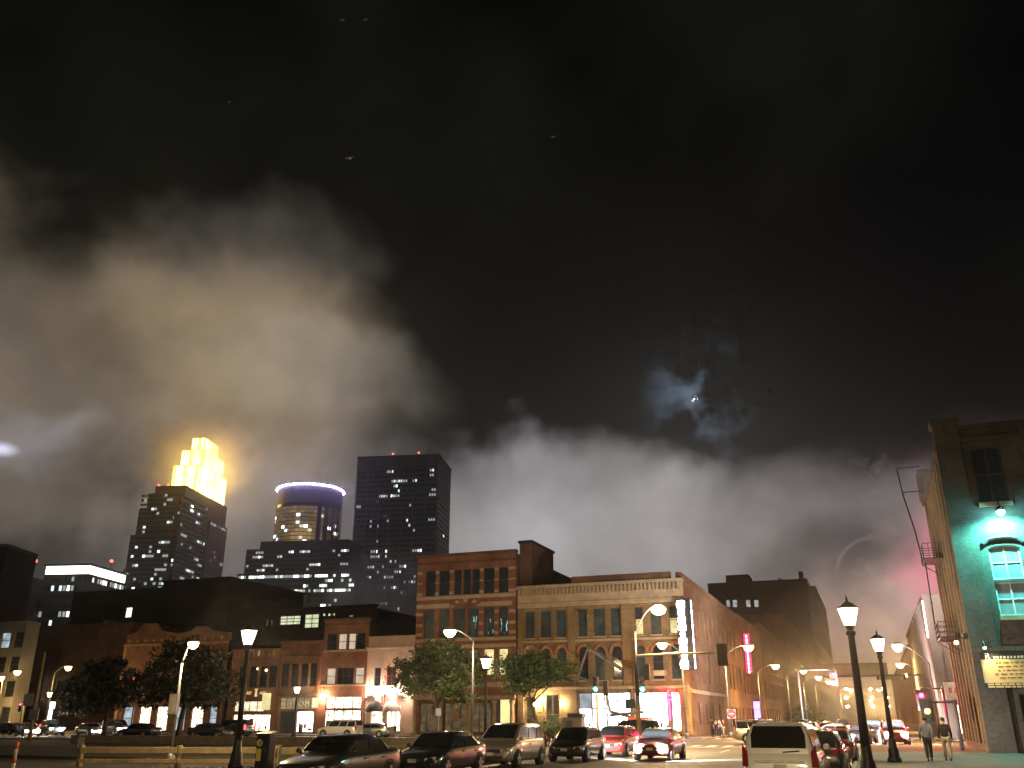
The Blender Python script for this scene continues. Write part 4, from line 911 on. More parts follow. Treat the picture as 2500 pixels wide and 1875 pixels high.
# rounded tower with the violet rim
p0 = TP(8, 745, 322, 706); cx_, cy_ = p0[0]*1.048, p0[1]*1.048; RR = 27.5; HT = 183.5
b = thing('office_tower', 'rounded tower with a glowing violet rim and a painted amber reflection of the gold crown', 'skyscraper', (cx_, cy_, 0))
def ring(rad, z0, z1, n=40): return MB().lathe([(rad,0),(rad,z1-z0)], (cx_,cy_,z0), n)
ring(RR, 60, HT-1.2, 48).build('wall', M_tdk, b)
cang = math.atan2(-cy_, -cx_)
M_amb = [emit('amber_reflection_%d' % i, (1,.64,.22), s_, .35, .03) for i, s_ in enumerate((.10,.17,.34))]  # gold crown mirrored in the glass, painted as amber emission on the windows
for j in range(12):
    z0 = 131+j*3.1
    for i in range(22):
        a0 = cang-1.35+i*2.7/22; a1 = a0+2.7/22*.93
        u = i/22; core = math.exp(-((u-.42)/.16)**2-((j-2.2)/3.2)**2)
        if j > 10 or (u > .58 and i % 2): m_ = M_twin
        else: m_ = M_amb[2] if core > .55 else (M_amb[1] if core > .12 or rnd.random() < .25 else M_amb[0])
        if rnd.random() < .10 and j < 9: m_ = rnd.choice(LIT[:3])
        pts = [(cx_+(RR+.12)*math.cos(a), cy_+(RR+.12)*math.sin(a)) for a in (a0, a1)]
        MB().quad((*pts[0],z0+.3),(*pts[1],z0+.3),(*pts[1],z0+2.8),(*pts[0],z0+2.8)).build('floor_window', m_, b)
for i in range(9):
    a = cang+.25+i*.105; x_, y_ = cx_+(RR+.25)*math.cos(a), cy_+(RR+.25)*math.sin(a)
    MB().tube([(x_,y_,130),(x_,y_,170)], .55, 4).build('rib', M_black, b)
rim = MB(); n = 44
for i in range(n):
    a0 = 2*math.pi*i/n; a1 = 2*math.pi*(i+1)/n
    rim.tube([(cx_+(RR+.5)*math.cos(a0), cy_+(RR+.5)*math.sin(a0), HT-.4),(cx_+(RR+.5)*math.cos(a1), cy_+(RR+.5)*math.sin(a1), HT-.4)], .55, 5)
rim.build('rim_light', emit('violet_rim', (.52,.44,1.0), 110.0), b)
ring(RR-.8, HT-1.2, HT).build('roof', M_tdk, b)
# its stepped base block
p0 = TP(8, 105, 1135, 672); o0 = (p0[0], p0[1]); mp = rotmp(o0, TA); L = 92.0
b = thing('office_block', 'wide stepped dark office block in front of the rounded tower with bright rows of windows', 'building', (o0[0], o0[1], 0))
zt = [103.5, 122.0, 128.3]
rbox(MB(), o0, TA, 0, L, 0, 40, 0, zt[0]).build('wall', M_tdk, b); rbox(MB(), o0, TA, 4, L-4, 2.5, 40, zt[0], zt[1]).build('upper_storeys', M_tdk, b); rbox(MB(), o0, TA, 13.5, L-8, 5, 40, zt[1], zt[2]).build('roof_storey', M_tdk, b)
put_face(b, mp, 1, L-1, 2, zt[0]-1, 44, 28, lambda u, v, i, j: (.96 if j == 27 and u < .70 else (.85 if j == 24 and u > .08 else (.10 if j in (25,26,22) else (.12 if j > 12 else .02)))), fw=.84, fh=.55, seed=9, wts=(6,3,2,5))
put_face(b, lambda u, z, d=0.0: mp(u, z, d+2.5), 5, L-5, zt[0]+1, zt[1]-1, 38, 5, .10, fw=.8, fh=.5, seed=12, wts=(2,2,3,6))
# gold crowned tower
p0 = TP(7, 640, 1240, 700); o0 = (p0[0], p0[1])        # near corner
b = thing('gold_crown_tower', 'stepped dark glass skyscraper whose floodlit crown has its gold glow painted on, inside low cloud', 'skyscraper', (o0[0], o0[1], 0))
TB = TA+R(2)
mpf = rotmp(o0, TB); mps = lambda u, z, d=0.0: mpf(-d, z, u)
HA = 178.0
for x0, h0, h1 in ((-41,0,112),(-39.5,112,139),(-35.5,139,160),(-31,160,173.5),(-26,173.5,179.5)): rbox(MB(), o0, TB, x0, 0, 0 if h1 < 170 else 3, 50, h0, h1).build('wall', M_tteal, b)
rbox(MB(), o0, TB, -41, 2.4, 50, 86, 0, 161).build('wall', M_tbrn, b); rbox(MB(), o0, TB, -40, 0, 50, 86, 161, 180).build('wall', M_tbrn, b)
rbox(MB(), o0, TB, -5.5, -2.5, -.3, 3, 20, 170).build('corner_notch', M_black, b)
put_face(b, mpf, -39, -1, 2, 138, 16, 38, lambda u, v, i, j: .11+(.22 if j in (21,24,27,30,33) and u > .3 else 0), fw=.9, fh=.55, seed=21, wts=(2,4,2,18))
put_face(b, mpf, -35, -1, 139.5, 172.5, 14, 9, .10, fw=.9, fh=.55, seed=22, wts=(2,4,2,18))
put_face(b, mps, 2, 49, 2, 171, 18, 46, lambda u, v, i, j: .08+(.16 if j in (24,27,30,37,43) else 0), fw=.9, fh=.55, seed=23, wts=(2,4,2,16))
put_face(b, lambda u, z, d=0.0: mps(u, z, d-2.4), 51, 85, 2, 160, 14, 42, lambda u, v, i, j: .012+(.5 if j in (41,) else 0)+(.1 if j in (33,35,31,24) else 0), fw=.4, fh=.6, seed=24, wts=(2,2,4,6))
M_gold = [emit('gold_crown_%d' % i, (1,.62,.13), s_, .45, .05) for i, s_ in enumerate((15.0, 9.0, 4.0))]  # floodlight falling on the crown, put into its panels as emission
M_goldb = mat('gold_crown_metal', (.5,.36,.14), .5, .3)
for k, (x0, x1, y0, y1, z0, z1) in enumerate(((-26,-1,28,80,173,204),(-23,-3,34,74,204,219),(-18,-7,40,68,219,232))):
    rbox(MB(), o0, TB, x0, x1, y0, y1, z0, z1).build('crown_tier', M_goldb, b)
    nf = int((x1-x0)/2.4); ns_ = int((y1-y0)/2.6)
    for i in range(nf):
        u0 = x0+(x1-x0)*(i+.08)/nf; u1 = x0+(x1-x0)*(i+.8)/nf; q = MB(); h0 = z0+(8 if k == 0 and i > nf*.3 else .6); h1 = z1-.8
        q.quad(mpf(u0,h0,y0-.2),mpf(u1,h0,y0-.2),mpf(u1,h1,y0-.2),mpf(u0,h1,y0-.2)); q.build('lit_panel', M_gold[0] if (i+k) % 4 else M_gold[2], b)  # crown panel, its glow is painted floodlight
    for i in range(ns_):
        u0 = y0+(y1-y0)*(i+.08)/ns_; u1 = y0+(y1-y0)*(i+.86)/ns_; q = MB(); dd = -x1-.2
        q.quad(mps(u0,z0+.6,dd),mps(u1,z0+.6,dd),mps(u1,z1-.8,dd),mps(u0,z1-.8,dd)); q.build('lit_panel', M_gold[0] if i % 5 else M_gold[1], b)  # crown panel, its glow is painted floodlight
for k in range(2):
    x_, y_, z_ = mpf(-25+k*8, 180, 6); MB().ball((x_,y_,181), .8, n=8, m=6).build('beacon', emit('red_beacon', (1,.06,.04), 9.0), b, True)
# block with the glowing white roof band, and the lit office block at the left edge
D2 = 470
pa = TP(1, 300, 345, D2); pb = TP(1, 600, 340, D2); pc = TP(1, 790, 385, D2)
b = thing('office_block', 'dark office block crowned by a blazing white roof band', 'building', (pa[0], pa[1], 0))
o0 = (pa[0], pa[1]); wl_ = math.hypot(pb[0]-pa[0], pb[1]-pa[1]); an = R(14); mp = rotmp(o0, an); zr = pa[2]+3.6; WB = 25.0; DB = 36.0
rbox(MB(), o0, an, 0, WB, 0, DB, 0, zr-4.2).build('wall', M_tdk, b); rbox(MB(), o0, an, -1, WB+1, -1, DB+1, zr, zr+1.0).build('roof', M_tdk, b)
rbox(MB(), o0, an, .3, WB-.3, .3, DB-.3, zr-4.2, zr).build('roof_band', emit('roof_band_white', (1,.95,.85), 5.0), b)
me = lambda u, z, d=0.0: mp(WB-d, z, u)
for k in range(3): bar(MB(), mp, 4+k*7, 5.0+k*7, 0, zr-4.3, -.8, .01).build('pier', M_tdk, b)
put_face(b, mp, 1, WB-1, 4, zr-5, 11, 18, lambda u, v, i, j: .05+(.15 if j in (5,8,9,10) and u > .3 else 0), seed=31, wts=(2,3,3,6)); put_face(b, me, 1, DB-1, 4, zr-5, 14, 18, lambda u, v, i, j: .10+(.5 if j >= 16 else 0), seed=32, wts=(2,3,3,3))
for k, zp in enumerate(((1,243,262),(1,753,262))):
    x_, y_, z_ = TP(*zp, D2+10); q = thing('roof_mast', ['red beacon mast left of the white roof band', 'red beacon mast over the right end of the white roof band'][k], 'mast', (x_, y_, zr))
    MB().tube([(x_,y_,zr-30 if k == 0 else zr),(x_,y_,z_-.6)], .25, 6).build('mast', M_black, q); MB().ball((x_,y_,z_), .8, n=8, m=6).build('beacon', emit('red_beacon', (1,.06,.04), 9.0), q, True)
pa = TP(1, -130, 400, 430); o0 = (pa[0], pa[1]); mp = rotmp(o0, R(16)); zr = TP(1, 60, 372, 430)[2]
b = thing('office_block', 'office block with stacked rows of bright windows at the left edge', 'building', (pa[0], pa[1], 0))
rbox(MB(), o0, R(16), 0, 25, 0, 30, 0, zr).build('wall', M_tdk, b)
put_face(b, mp, .6, 24.4, 20, zr-.4, 9, 13, lambda u, v, i, j: .42 if u > .5 else .3, fw=.86, fh=.46, seed=41, wts=(6,3,1,1))
pa = TP(1, 150, 420, 440); mp2 = rotmp((pa[0], pa[1]), R(16))
b = thing('office_block', 'darker office block between the lit rows and the white roof band', 'building', (pa[0], pa[1], 0))
rbox(MB(), (pa[0],pa[1]), R(16), 0, 30, 0, 30, 0, pa[2]+1).build('wall', M_tdk, b); put_face(b, mp2, 1, 29, 14, pa[2], 14, 12, lambda u, v, i, j: .06+(.4 if j in (11,) else 0), seed=43)
pa = TP(1, -60, 165, 300); zr = pa[2]
b = thing('brick_tower', 'brown brick tower cut by the left edge of the picture', 'building', (pa[0], pa[1], 0))
pb = TP(1, 45, 190, 300); rbox(MB(), (pa[0],pa[1]), R(21), 0, math.hypot(pb[0]-pa[0],pb[1]-pa[1]), 0, 20, 0, zr).build('wall', BR_brn, b); rbox(MB(), (pa[0],pa[1]), R(21), -.3, math.hypot(pb[0]-pa[0],pb[1]-pa[1])+.3, -.3, 20, zr, zr+.9).build('cornice', M_stone, b)
# moon
mo = MB().ball(tuple(mdir*9000), 32, n=24, m=16).build('moon', emit('moon_glow', (.9,.96,1.0), 1.3, .95, .022, .46, .54), None, True); tag(mo, 'small bright moon showing through a gap in the clouds', 'moon')

# ------------------------------------------------------------------ steam and low cloud round the towers
def steam(label, c_, rx, ry, rz, dens, seed, g=.2, nscale=2.2, lo=.35, hi=.65, step=6.0):
    "a soft edged puff: an ellipsoid whose density thins out towards its skin and is broken up by noise"
    bm = bmesh.new(); bmesh.ops.create_icosphere(bm, subdivisions=3, radius=1.0)
    q = MB(); q.v = [tuple(v.co) for v in bm.verts]; q.f = [tuple(v.index for v in f.verts) for f in bm.faces]; bm.free()
    ob = q.build('steam', None); ob.location = c_; ob.scale = (rx, ry, rz); ob['kind'] = 'stuff'; ob['label'] = label
    m_ = bpy.data.materials.new('steam_volume_%d' % seed); m_.use_nodes = True; m_.node_tree.nodes.clear(); k = NT(m_.node_tree)
    oc = k.n('ShaderNodeTexCoord').outputs['Object']
    ln = k.n('ShaderNodeVectorMath', operation='LENGTH'); k.put(ln.inputs[0], oc)
    fall = k.ramp(ln.outputs['Value'], .15, .98, 1.0, 0.0)
    d = k.m('MULTIPLY', k.m('MULTIPLY', fall, k.ramp(k.noise(oc, nscale, 3, .55, float(seed)), lo, hi, .12, 1.0)), dens)
    pv = k.n('ShaderNodeVolumePrincipled'); pv.inputs['Color'].default_value = (.97,.96,.95,1); k.put(pv.inputs['Density'], d); pv.inputs['Anisotropy'].default_value = g
    ou = k.n('ShaderNodeOutputMaterial'); m_.node_tree.links.new(pv.outputs[0], ou.inputs['Volume']); ob.data.materials.append(m_)
    m_.cycles.homogeneous_volume = False; m_.cycles.volume_step_rate = step
    return ob
c1 = TP(7, 890, 290, 742)
steam('low cloud wrapped round the gold crown', (c1[0],c1[1]-6,c1[2]+6), 66, 66, 50, .050, 3, .3)
c2 = TP(8, 1400, 1420, 640)
steam('steam drifting in front of the slab tower', (c2[0],c2[1],c2[2]), 62, 40, 52, .045, 5, .2, 1.8)
def smoke(label, c_, rx, ry, rz, dens):
    bm = bmesh.new(); bmesh.ops.create_icosphere(bm, subdivisions=3, radius=1.0)
    q = MB(); q.v = [(c_[0]+v.co.x*rx, c_[1]+v.co.y*ry, max(.2, c_[2]+v.co.z*rz)) for v in bm.verts]; q.f = [tuple(v.index for v in f.verts) for f in bm.faces]; bm.free()
    ob = q.build('smoke', None); ob['kind'] = 'stuff'; ob['label'] = label
    if 'street_smoke' not in MATS:
        m_ = bpy.data.materials.new('street_smoke'); m_.use_nodes = True; m_.node_tree.nodes.clear(); k = NT(m_.node_tree); MATS['street_smoke'] = m_
        pv = k.n('ShaderNodeVolumePrincipled'); pv.inputs['Color'].default_value = (.95,.94,.93,1); pv.inputs['Density'].default_value = dens; pv.inputs['Anisotropy'].default_value = .88
        ou = k.n('ShaderNodeOutputMaterial'); m_.node_tree.links.new(pv.outputs[0], ou.inputs['Volume'])
    ob.data.materials.append(MATS['street_smoke'])
smoke('thin smoke far down the street', (-2, 250, 8), 24, 130, 24, .0008)
steam('glowing smoke that closes the far end of the street', (0, 440, 14), 40, 100, 34, .012, 8, .5, 1.5, .3, .6, 8.0)


# ------------------------------------------------------------------ lamps along the streets
def LP(x, y, Y): q = onY(0, x, y, Y); return q
M_dgrey = mat('dark_grey_paint', (.07,.07,.07), .5, var=.15)
x_, z_ = LP(537, 1375, 30.5); lantern(x_, 30.5, z_-.13-.0, 120, 'tall black lantern lamp post beside the dark pay station', rb=.17)
x_, z_ = LP(1833, 1330, 31.0); lantern(x_, 31.0, z_-.13, 95, 'nearest black lantern lamp post, beside the dark car ahead of the white SUV', rb=.2)
x_, z_ = LP(1897, 1392, 45.0); lantern(x_, 45.0, z_-.13, 130, 'second black lantern lamp post, on the pavement before the two pedestrians', rb=.165)
x_, z_ = LP(1050, 1432, 50.0); lantern(x_, 50.0, z_-.13, 110, 'grey lantern lamp post between the two lit trees', pole=M_dgrey, rb=.14)
x_, z_ = LP(642, 1490, 78.0); lantern(x_, 78.0, z_-.13, 210, 'lantern lamp post in front of the lettered transom shopfront', rb=.16)
x_, z_ = LP(107, 1500, 92.0); lantern(x_, 92.0, z_-.13, 130, 'lantern lamp post beside the white lit sign far left', rb=.14)
x_, z_ = LP(972, 1362, 71.8); cobra(x_, 71.8, z_, 1.8, 1.0, 300, 'arched street lamp shining just above the taller lit tree', c=WARM)
x_, z_ = LP(418, 1388, 34.0); cobra(x_, 34.0, z_, -.5, 0, 45, 'low lot lamp on a pole carrying a grey box, among the dark trees', c=WARM, rp=.08, base=.02, gs=.5)
bx = thing('utility_box', 'grey box strapped to the lot lamp pole', 'utility box', (x_-.5, 34, 2.2)); MB().box(x_-.72, x_-.28, 33.7, 33.9, 2.05, 2.95).build('case', M_grey, bx); MB().box(x_-.68, x_-.32, 33.68, 33.698, 2.1, 2.9).build('door', M_framew, bx)
x_, z_ = LP(1430, 1390, 92.3); cobra(x_, 92.3, z_, 1.6, 1.6, 200, 'street lamp glowing in front of the arched windows of the corner building')
x_, z_ = LP(1617, 1395, 98.6); cobra(x_, 98.6, z_, -2.6, .2, 620, 'arched street lamp beside the red vertical sign')
x_, z_ = LP(1675, 1437, 137); cobra(x_, 137, z_, -2.6, 0, 560, 'second arched lamp down the left pavement')
x_, z_ = LP(1735, 1447, 152); cobra(x_, 152, z_, -2.6, 0, 420, 'third arched lamp down the left pavement')
x_, z_ = LP(1768, 1462, 180); cobra(x_, 180, z_, -2.8, 0, 700, 'fourth arched lamp down the left pavement')
x_, z_ = LP(1790, 1472, 205); cobra(x_, 205, z_, -2.8, 0, 800, 'fifth arched lamp down the left pavement')
x_, z_ = LP(1838, 1490, 262); cobra(x_, 262, z_, -2.8, 0, 1000, 'farthest arched lamp down the left pavement')
x_, z_ = LP(1938, 1393, 84); cobra(x_, 84, z_, 2.9, 12, 640, 'first arched lamp on the right, close behind the second lantern')
x_, z_ = LP(1944, 1434, 141); cobra(x_, 141, z_, 2.2, 0, 640, 'arched lamp on the right above the overhead sign')
x_, z_ = LP(1962, 1456, 171); cobra(x_, 171, z_, 2.2, 0, 760, 'arched lamp on the right just behind the overhead sign')
x_, z_ = LP(38, 1450, 100); cobra(x_, 100, z_, -2.5, 0, 70, 'arched lamp before the pale concrete building')
x_, z_ = LP(3, 1462, 100); cobra(x_, 100, z_, -2.5, 0, 90, 'lamp at the very left edge of the picture')
x_, z_ = LP(148, 1440, 103); cobra(x_, 103, z_, -2.5, 0, 70, 'arched lamp left of the dark trees')
for k, (px_, py_, Y_) in enumerate(((1898,1490,330),(1935,1490,330),(1968,1492,330),(1912,1515,420),(1948,1512,420),(1880,1512,420),(1985,1495,300))):
    x_, z_ = LP(px_, py_, Y_); cobra(x_, Y_, z_, 2.0 if x_ > -5 else -2.0, 0, 700, 'distant lamp in the cluster of lights at the far end of the street', group='distant lamps at the end of the street')
cobra(-2.0, -2.0, 9.4, 1.6, -4, 1500, 'arched street lamp at the kerb beside the viewpoint', c=WARM)
# ------------------------------------------------------------------ traffic signals
def head(o, x, y, z, face, on, parent=None, back=None):
    "face: -1 looks at the camera, +1 looks away"
    h = MB().box(x-.19, x+.19, y-.12, y+.12, z-.55, z+.55).build('signal_head', M_black, o)
    q = MB().box(x-.36, x+.36, y+.121, y+.15, z-.75, z+.75).build('backplate', M_black, h) if back else None
    cols = {'r': (1,.03,.10), 'y': (1,.6,.05), 'g': (.05,1.0,.62)}
    for k, c_ in enumerate('ryg'):
        zz = z+.36-.36*k; s_ = (on or {}).get(c_) if isinstance(on, dict) else None
        m_ = emit('signal_%s_%d' % (c_, int(s_)), cols[c_], s_) if s_ else mat('signal_off_%s' % c_, tuple(v*.03+.01 for v in cols[c_]), .3)
        MB().lathe([(.15,0),(.15,.03)], (x,y+face*.125-(.03 if face < 0 else 0),zz), 14, 'y').build('lens', m_, h)
        MB().prism([(x-.16,y+face*.12,zz+.02),(x-.16,y+face*.12,zz+.165),(x+.16,y+face*.12,zz+.165),(x+.16,y+face*.12,zz+.02),(x+.13,y+face*.12,zz+.135),(x-.13,y+face*.12,zz+.135)], (0,face*.22,0)).build('visor', M_black, h)
    return h
YS = 66.0
px_, _ = onY(0, 1380, 1560, YS); ax_, az_ = onY(0, 1552, 1411, YS); _, z1_ = onY(0, 1380, 1417, YS); _, zt_ = onY(0, 1378, 1340, YS); lx_, lz_ = onY(0, 1415, 1316, YS)
ts = thing('traffic_signal', 'traffic signal mast with a long arm and a bright lamp before the corner building', 'traffic light', (px_, YS, .13))
MB().lathe([(.26,0),(.26,.4),(.17,.55)], (px_,YS,.13), 12).build('base', M_grey, ts, True)
MB().tube([(px_,YS,.6),(px_,YS,3.4)], [.16,.15], 12).build('lower_pole', mat('tan_pole', (.34,.25,.14), .6), ts, True); MB().tube([(px_,YS,3.4),(px_,YS,zt_-.8)], [.15,.10], 12).build('pole', M_black, ts, True)
MB().tube([(px_,YS,z1_),((px_+ax_)/2,YS,z1_+.12),(ax_-.3,YS,az_)], [.10,.085,.06], 10).build('mast_arm', mat('tan_pole', (.34,.25,.14), .6), ts, True)
MB().tube([(px_+(lx_-px_)*q_,YS,zt_-.9+(lz_+.2-zt_+.9)*math.sin(q_*math.pi/2)) for q_ in (0,.2,.4,.6,.8,1)], .045, 8).build('lamp_arm', M_grey, ts, True)
MB().ball((lx_+.25,YS,lz_+.15), .4, 1.3, .6, .35, 12, 6).build('lamp_housing', M_grey, ts, True); MB().ball((lx_+.25,YS,lz_-.05), .5, 1.1, .8, .75, 14, 8).build('lamp_glass', glow_glass('signal_lamp_glass', (1,.64,.28), 12.0), ts, True); bulb(ts, (lx_+.25,YS,lz_-.05), 330, (1,.64,.28), .15); bulb(ts, (lx_+.25,YS,lz_-.5), 1150, (1,.66,.28), .2, 'reflector', 158, (0,0,-1))
head(ts, ax_+.25, YS-.1, az_-.1, 1, None, back=True)
head(ts, px_+.42, YS-.05, onY(0, 1392, 1487, YS)[1]+.3, -1, {'g': 40})
head(ts, px_+.75, YS+.1, onY(0, 1400, 1452, YS)[1], 1, None)
bb = MB().box(px_-.9, px_-.2, YS-.08, YS-.05, 2.6, 3.2).build('street_sign', mat('sign_green', (.02,.09,.05), .5), ts)
YQ = 71.0; px_, _ = onY(0, 1291, 1560, YQ); hz_ = onY(0, 1289, 1487, YQ)[1]
ts = thing('traffic_signal', 'green traffic light on a tan post in front of the white shopfront', 'traffic light', (px_, YQ, .13))
MB().tube([(px_,YQ,.13),(px_,YQ,hz_-.4)], .1, 10).build('pole', mat('tan_pole', (.34,.25,.14), .6), ts, True); head(ts, px_, YQ-.15, hz_+.3, -1, {'g': 40})
px_, _ = onY(0, 1310, 1500, 73); hz_ = onY(0, 1310, 1487, 73)[1]; xx2, zz2 = onY(0, 1306, 1412, 73)
ts = thing('traffic_signal', 'thin post with a dark signal beside the green light', 'traffic light', (px_, 73, .13)); MB().tube([(px_,73,.13),(px_,73,zz2)], .06, 8).build('pole', M_dgrey, ts, True); head(ts, px_, 72.85, hz_, 1, None)
for k, (px0, py0, Y_, s_) in enumerate(((1800,1457,102,160),(1990,1502,80,150),(2003,1536,62,40))):
    x_, z_ = onY(0, px0, py0, Y_); side_ = -3.5 if k == 0 else 1.6
    ts = thing('traffic_signal', ['red traffic light hanging over the middle of the street', 'bright red traffic light above the walking pedestrians', 'low amber red light just above the left pedestrian'][k], 'traffic light', (x_+side_, Y_, .13))
    MB().tube([(x_+side_,Y_+.4,.13),(x_+side_,Y_+.4,z_+.6)], .11, 8).build('pole', M_dgrey, ts, True); MB().tube([(x_+side_,Y_+.4,z_+.5),(x_,Y_+.4,z_+.5)], .06, 8).build('mast_arm', M_dgrey, ts, True)
    head(ts, x_, Y_, z_-.36 if k < 2 else z_, -1, {'r': 30} if k < 2 else {'y': 30}, back=True); bulb(ts, (x_,Y_-.4,z_), (260,170,6)[k], (1,.02,.10) if k < 2 else (1,.35,.05), .1, 'signal_bulb')
for k, (px0, py0, Y_) in enumerate(((46,1521,90),(292,1466,96))):
    x_, z_ = onY(0, px0, py0, Y_); ts = thing('traffic_signal', ['red traffic light on a yellow post at the left edge', 'red traffic light glimpsed through the big dark tree'][k], 'traffic light', (x_, Y_, .13))
    MB().tube([(x_+.4,Y_,.13),(x_+.4,Y_,z_+1.2)], .09, 8).build('pole', mat('yellow_post', (.45,.36,.05), .5) if k == 0 else M_dgrey, ts, True); head(ts, x_, Y_, z_-.36, -1, {'r': 18})
# ------------------------------------------------------------------ trees
M_bark = mat('bark', (.07,.055,.04), .95, var=.3, scale=4, bump=.6)
def tree(name, label, x, y, trunk, clumps, n, leaf, lm, r0=.22, seed=1, group='street trees'):
    rr = random.Random(seed); o = thing(name, label, 'tree', (x, y, .1), 0, group)
    tk = MB(); pts = [Vector((x+a, y+b, c)) for a, b, c in trunk]
    tk.tube(pts, [r0*(1-.55*i/(len(pts)-1)) for i in range(len(pts))], 8)
    top = pts[-1]; mid = pts[max(1, len(pts)-2)]
    for cx0, cy0, cz0, rx, rz in clumps:
        e = Vector((x+cx0, y+cy0, cz0)); s_ = (mid if rr.random() < .5 else top); m_ = s_.lerp(e, .5)+Vector((rr.uniform(-.3,.3), rr.uniform(-.3,.3), rr.uniform(0,.5)))
        tk.tube([s_, m_, e], [r0*.42, r0*.25, r0*.08], 6)
        for _ in range(5):
            d = Vector((rr.gauss(0,1), rr.gauss(0,1), rr.gauss(0,1))).normalized()
            tk.tube([m_.lerp(e, rr.random()), e+Vector((d.x*rx*.8, d.y*rx*.8, d.z*rz*.8))], [r0*.12, .012], 4)
    tk.build('trunk', M_bark, o, True)
    vs_, fs = [], []; tot = sum(c[3]**2*c[4] for c in clumps)
    for cx0, cy0, cz0, rx, rz in clumps:
        k = int(n*rx*rx*rz/tot); ntw = max(6, k//16)
        for _ in range(ntw):
            d = Vector((rr.gauss(0,1), rr.gauss(0,1), rr.gauss(0,1))).normalized(); q = rr.random()**.42
            c_ = Vector((x+cx0+d.x*rx*q, y+cy0+d.y*rx*q, cz0+d.z*rz*q)); sp = rr.uniform(.25,.6)
            for _ in range(16):
                p = c_+Vector((rr.gauss(0,sp*.6), rr.gauss(0,sp*.6), rr.gauss(0,sp*.45))); l = leaf*rr.uniform(.6,1.3)
                a = Vector((rr.gauss(0,1), rr.gauss(0,1), rr.gauss(0,.6))).normalized(); b_ = a.cross(Vector((rr.gauss(0,1), rr.gauss(0,1), rr.gauss(0,1)))).normalized()
                i0 = len(vs_); vs_ += [p-a*l, p+b_*l*.42, p+a*l, p-b_*l*.42]; fs.append((i0,i0+1,i0+2,i0+3))
    q = MB(); q.v = [tuple(v) for v in vs_]; q.f = fs; q.build('crown', lm, o)
    return o
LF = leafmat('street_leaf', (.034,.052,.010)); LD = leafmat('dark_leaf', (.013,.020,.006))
Y_ = 79.0; x_, z_ = onY(0, 940, 1448, Y_); bx_ = onY(0, 930, 1592, Y_)[0]
tree('street_tree', 'wide lit tree in front of the four storey brick building', bx_, Y_, [(0,0,.1),(.1,0,1.6),(.5,.1,3.2),(.8,.1,4.3)],
     [(x_-bx_+a, b_, z_+c_, r_, h_) for a, b_, c_, r_, h_ in ((-3.0,0,-.3,1.7,1.3),(-1.2,.6,.9,1.9,1.5),(.9,-.5,1.4,2.0,1.5),(2.9,.3,.3,1.9,1.4),(.3,1.0,-.6,2.2,1.4),(2.2,-1.0,-1.5,1.6,1.1),(-1.8,-.8,-1.5,1.5,1.0),(4.1,.4,-.9,1.1,.9),(-3.9,.3,.6,.8,.6),(3.2,0,-2.6,1.2,.6))], 8600, .19, LF, .3, 3)
Y_ = 70.0; x_, z_ = onY(0, 1152, 1450, Y_); bx_ = onY(0, 1163, 1585, Y_)[0]
tree('street_tree', 'smaller spreading tree on a curved trunk before the corner building', bx_, Y_, [(0,0,.1),(-.1,0,1.6),(-.55,0,3.0),(-.8,0,4.0)],
     [(x_-bx_+a, b_, z_+c_, r_, h_) for a, b_, c_, r_, h_ in ((-2.2,0,.2,1.4,1.0),(-.6,.5,.7,1.6,1.0),(1.2,-.3,.3,1.5,.9),(2.6,.2,-.2,1.1,.7),(.2,-.6,-.4,1.7,.9),(-1.6,.5,-1.1,1.2,.7),(3.3,0,.3,.6,.35))], 5200, .17, LF, .17, 5)
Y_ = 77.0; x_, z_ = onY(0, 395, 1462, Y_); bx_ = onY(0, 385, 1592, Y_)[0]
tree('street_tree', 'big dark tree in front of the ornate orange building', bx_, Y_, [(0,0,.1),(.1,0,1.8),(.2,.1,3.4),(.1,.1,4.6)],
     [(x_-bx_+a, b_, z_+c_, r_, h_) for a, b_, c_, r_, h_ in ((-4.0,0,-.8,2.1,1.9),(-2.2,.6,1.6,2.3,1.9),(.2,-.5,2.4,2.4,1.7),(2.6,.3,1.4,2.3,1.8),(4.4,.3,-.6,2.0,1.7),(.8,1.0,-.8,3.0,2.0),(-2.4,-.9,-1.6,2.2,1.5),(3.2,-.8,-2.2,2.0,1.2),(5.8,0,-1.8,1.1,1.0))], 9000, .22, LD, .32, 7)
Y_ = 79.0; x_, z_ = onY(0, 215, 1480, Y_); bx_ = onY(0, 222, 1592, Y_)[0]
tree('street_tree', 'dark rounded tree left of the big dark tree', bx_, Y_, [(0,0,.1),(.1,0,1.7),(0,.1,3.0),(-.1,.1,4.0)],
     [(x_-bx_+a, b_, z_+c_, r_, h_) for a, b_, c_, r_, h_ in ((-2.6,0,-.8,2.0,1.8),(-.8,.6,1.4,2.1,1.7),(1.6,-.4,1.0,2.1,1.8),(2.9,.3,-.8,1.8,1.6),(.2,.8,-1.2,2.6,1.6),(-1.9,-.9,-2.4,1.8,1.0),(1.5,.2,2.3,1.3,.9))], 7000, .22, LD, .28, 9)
Y_ = 190.0; x_, z_ = onY(0, 1735, 1548, Y_)
tree('street_tree', 'small round tree lit yellow far down the left pavement', x_, Y_, [(0,0,.1),(.1,0,1.0),(0,0,1.8)], [(a, b_, z_+c_, r_, h_) for a, b_, c_, r_, h_ in ((-1.6,0,0,1.9,1.4),(1.2,.5,.3,2.0,1.5),(0,-.6,.9,1.8,1.2),(2.8,0,-.6,1.4,1.0))], 3000, .26, LF, .16, 13)
Y_ = 57.0; x_ = onY(0, 1185, 1600, Y_)[0]
tree('shrub', 'scraggly shrub at the kerb behind the silver van', x_, Y_, [(0,0,.1),(.05,0,.5),(0,0,.9)], [(-.4,0,.9,.6,.5),(.4,.2,1.1,.6,.6),(0,-.2,1.5,.4,.4)], 700, .11, LF, .05, 15, 'shrubs')
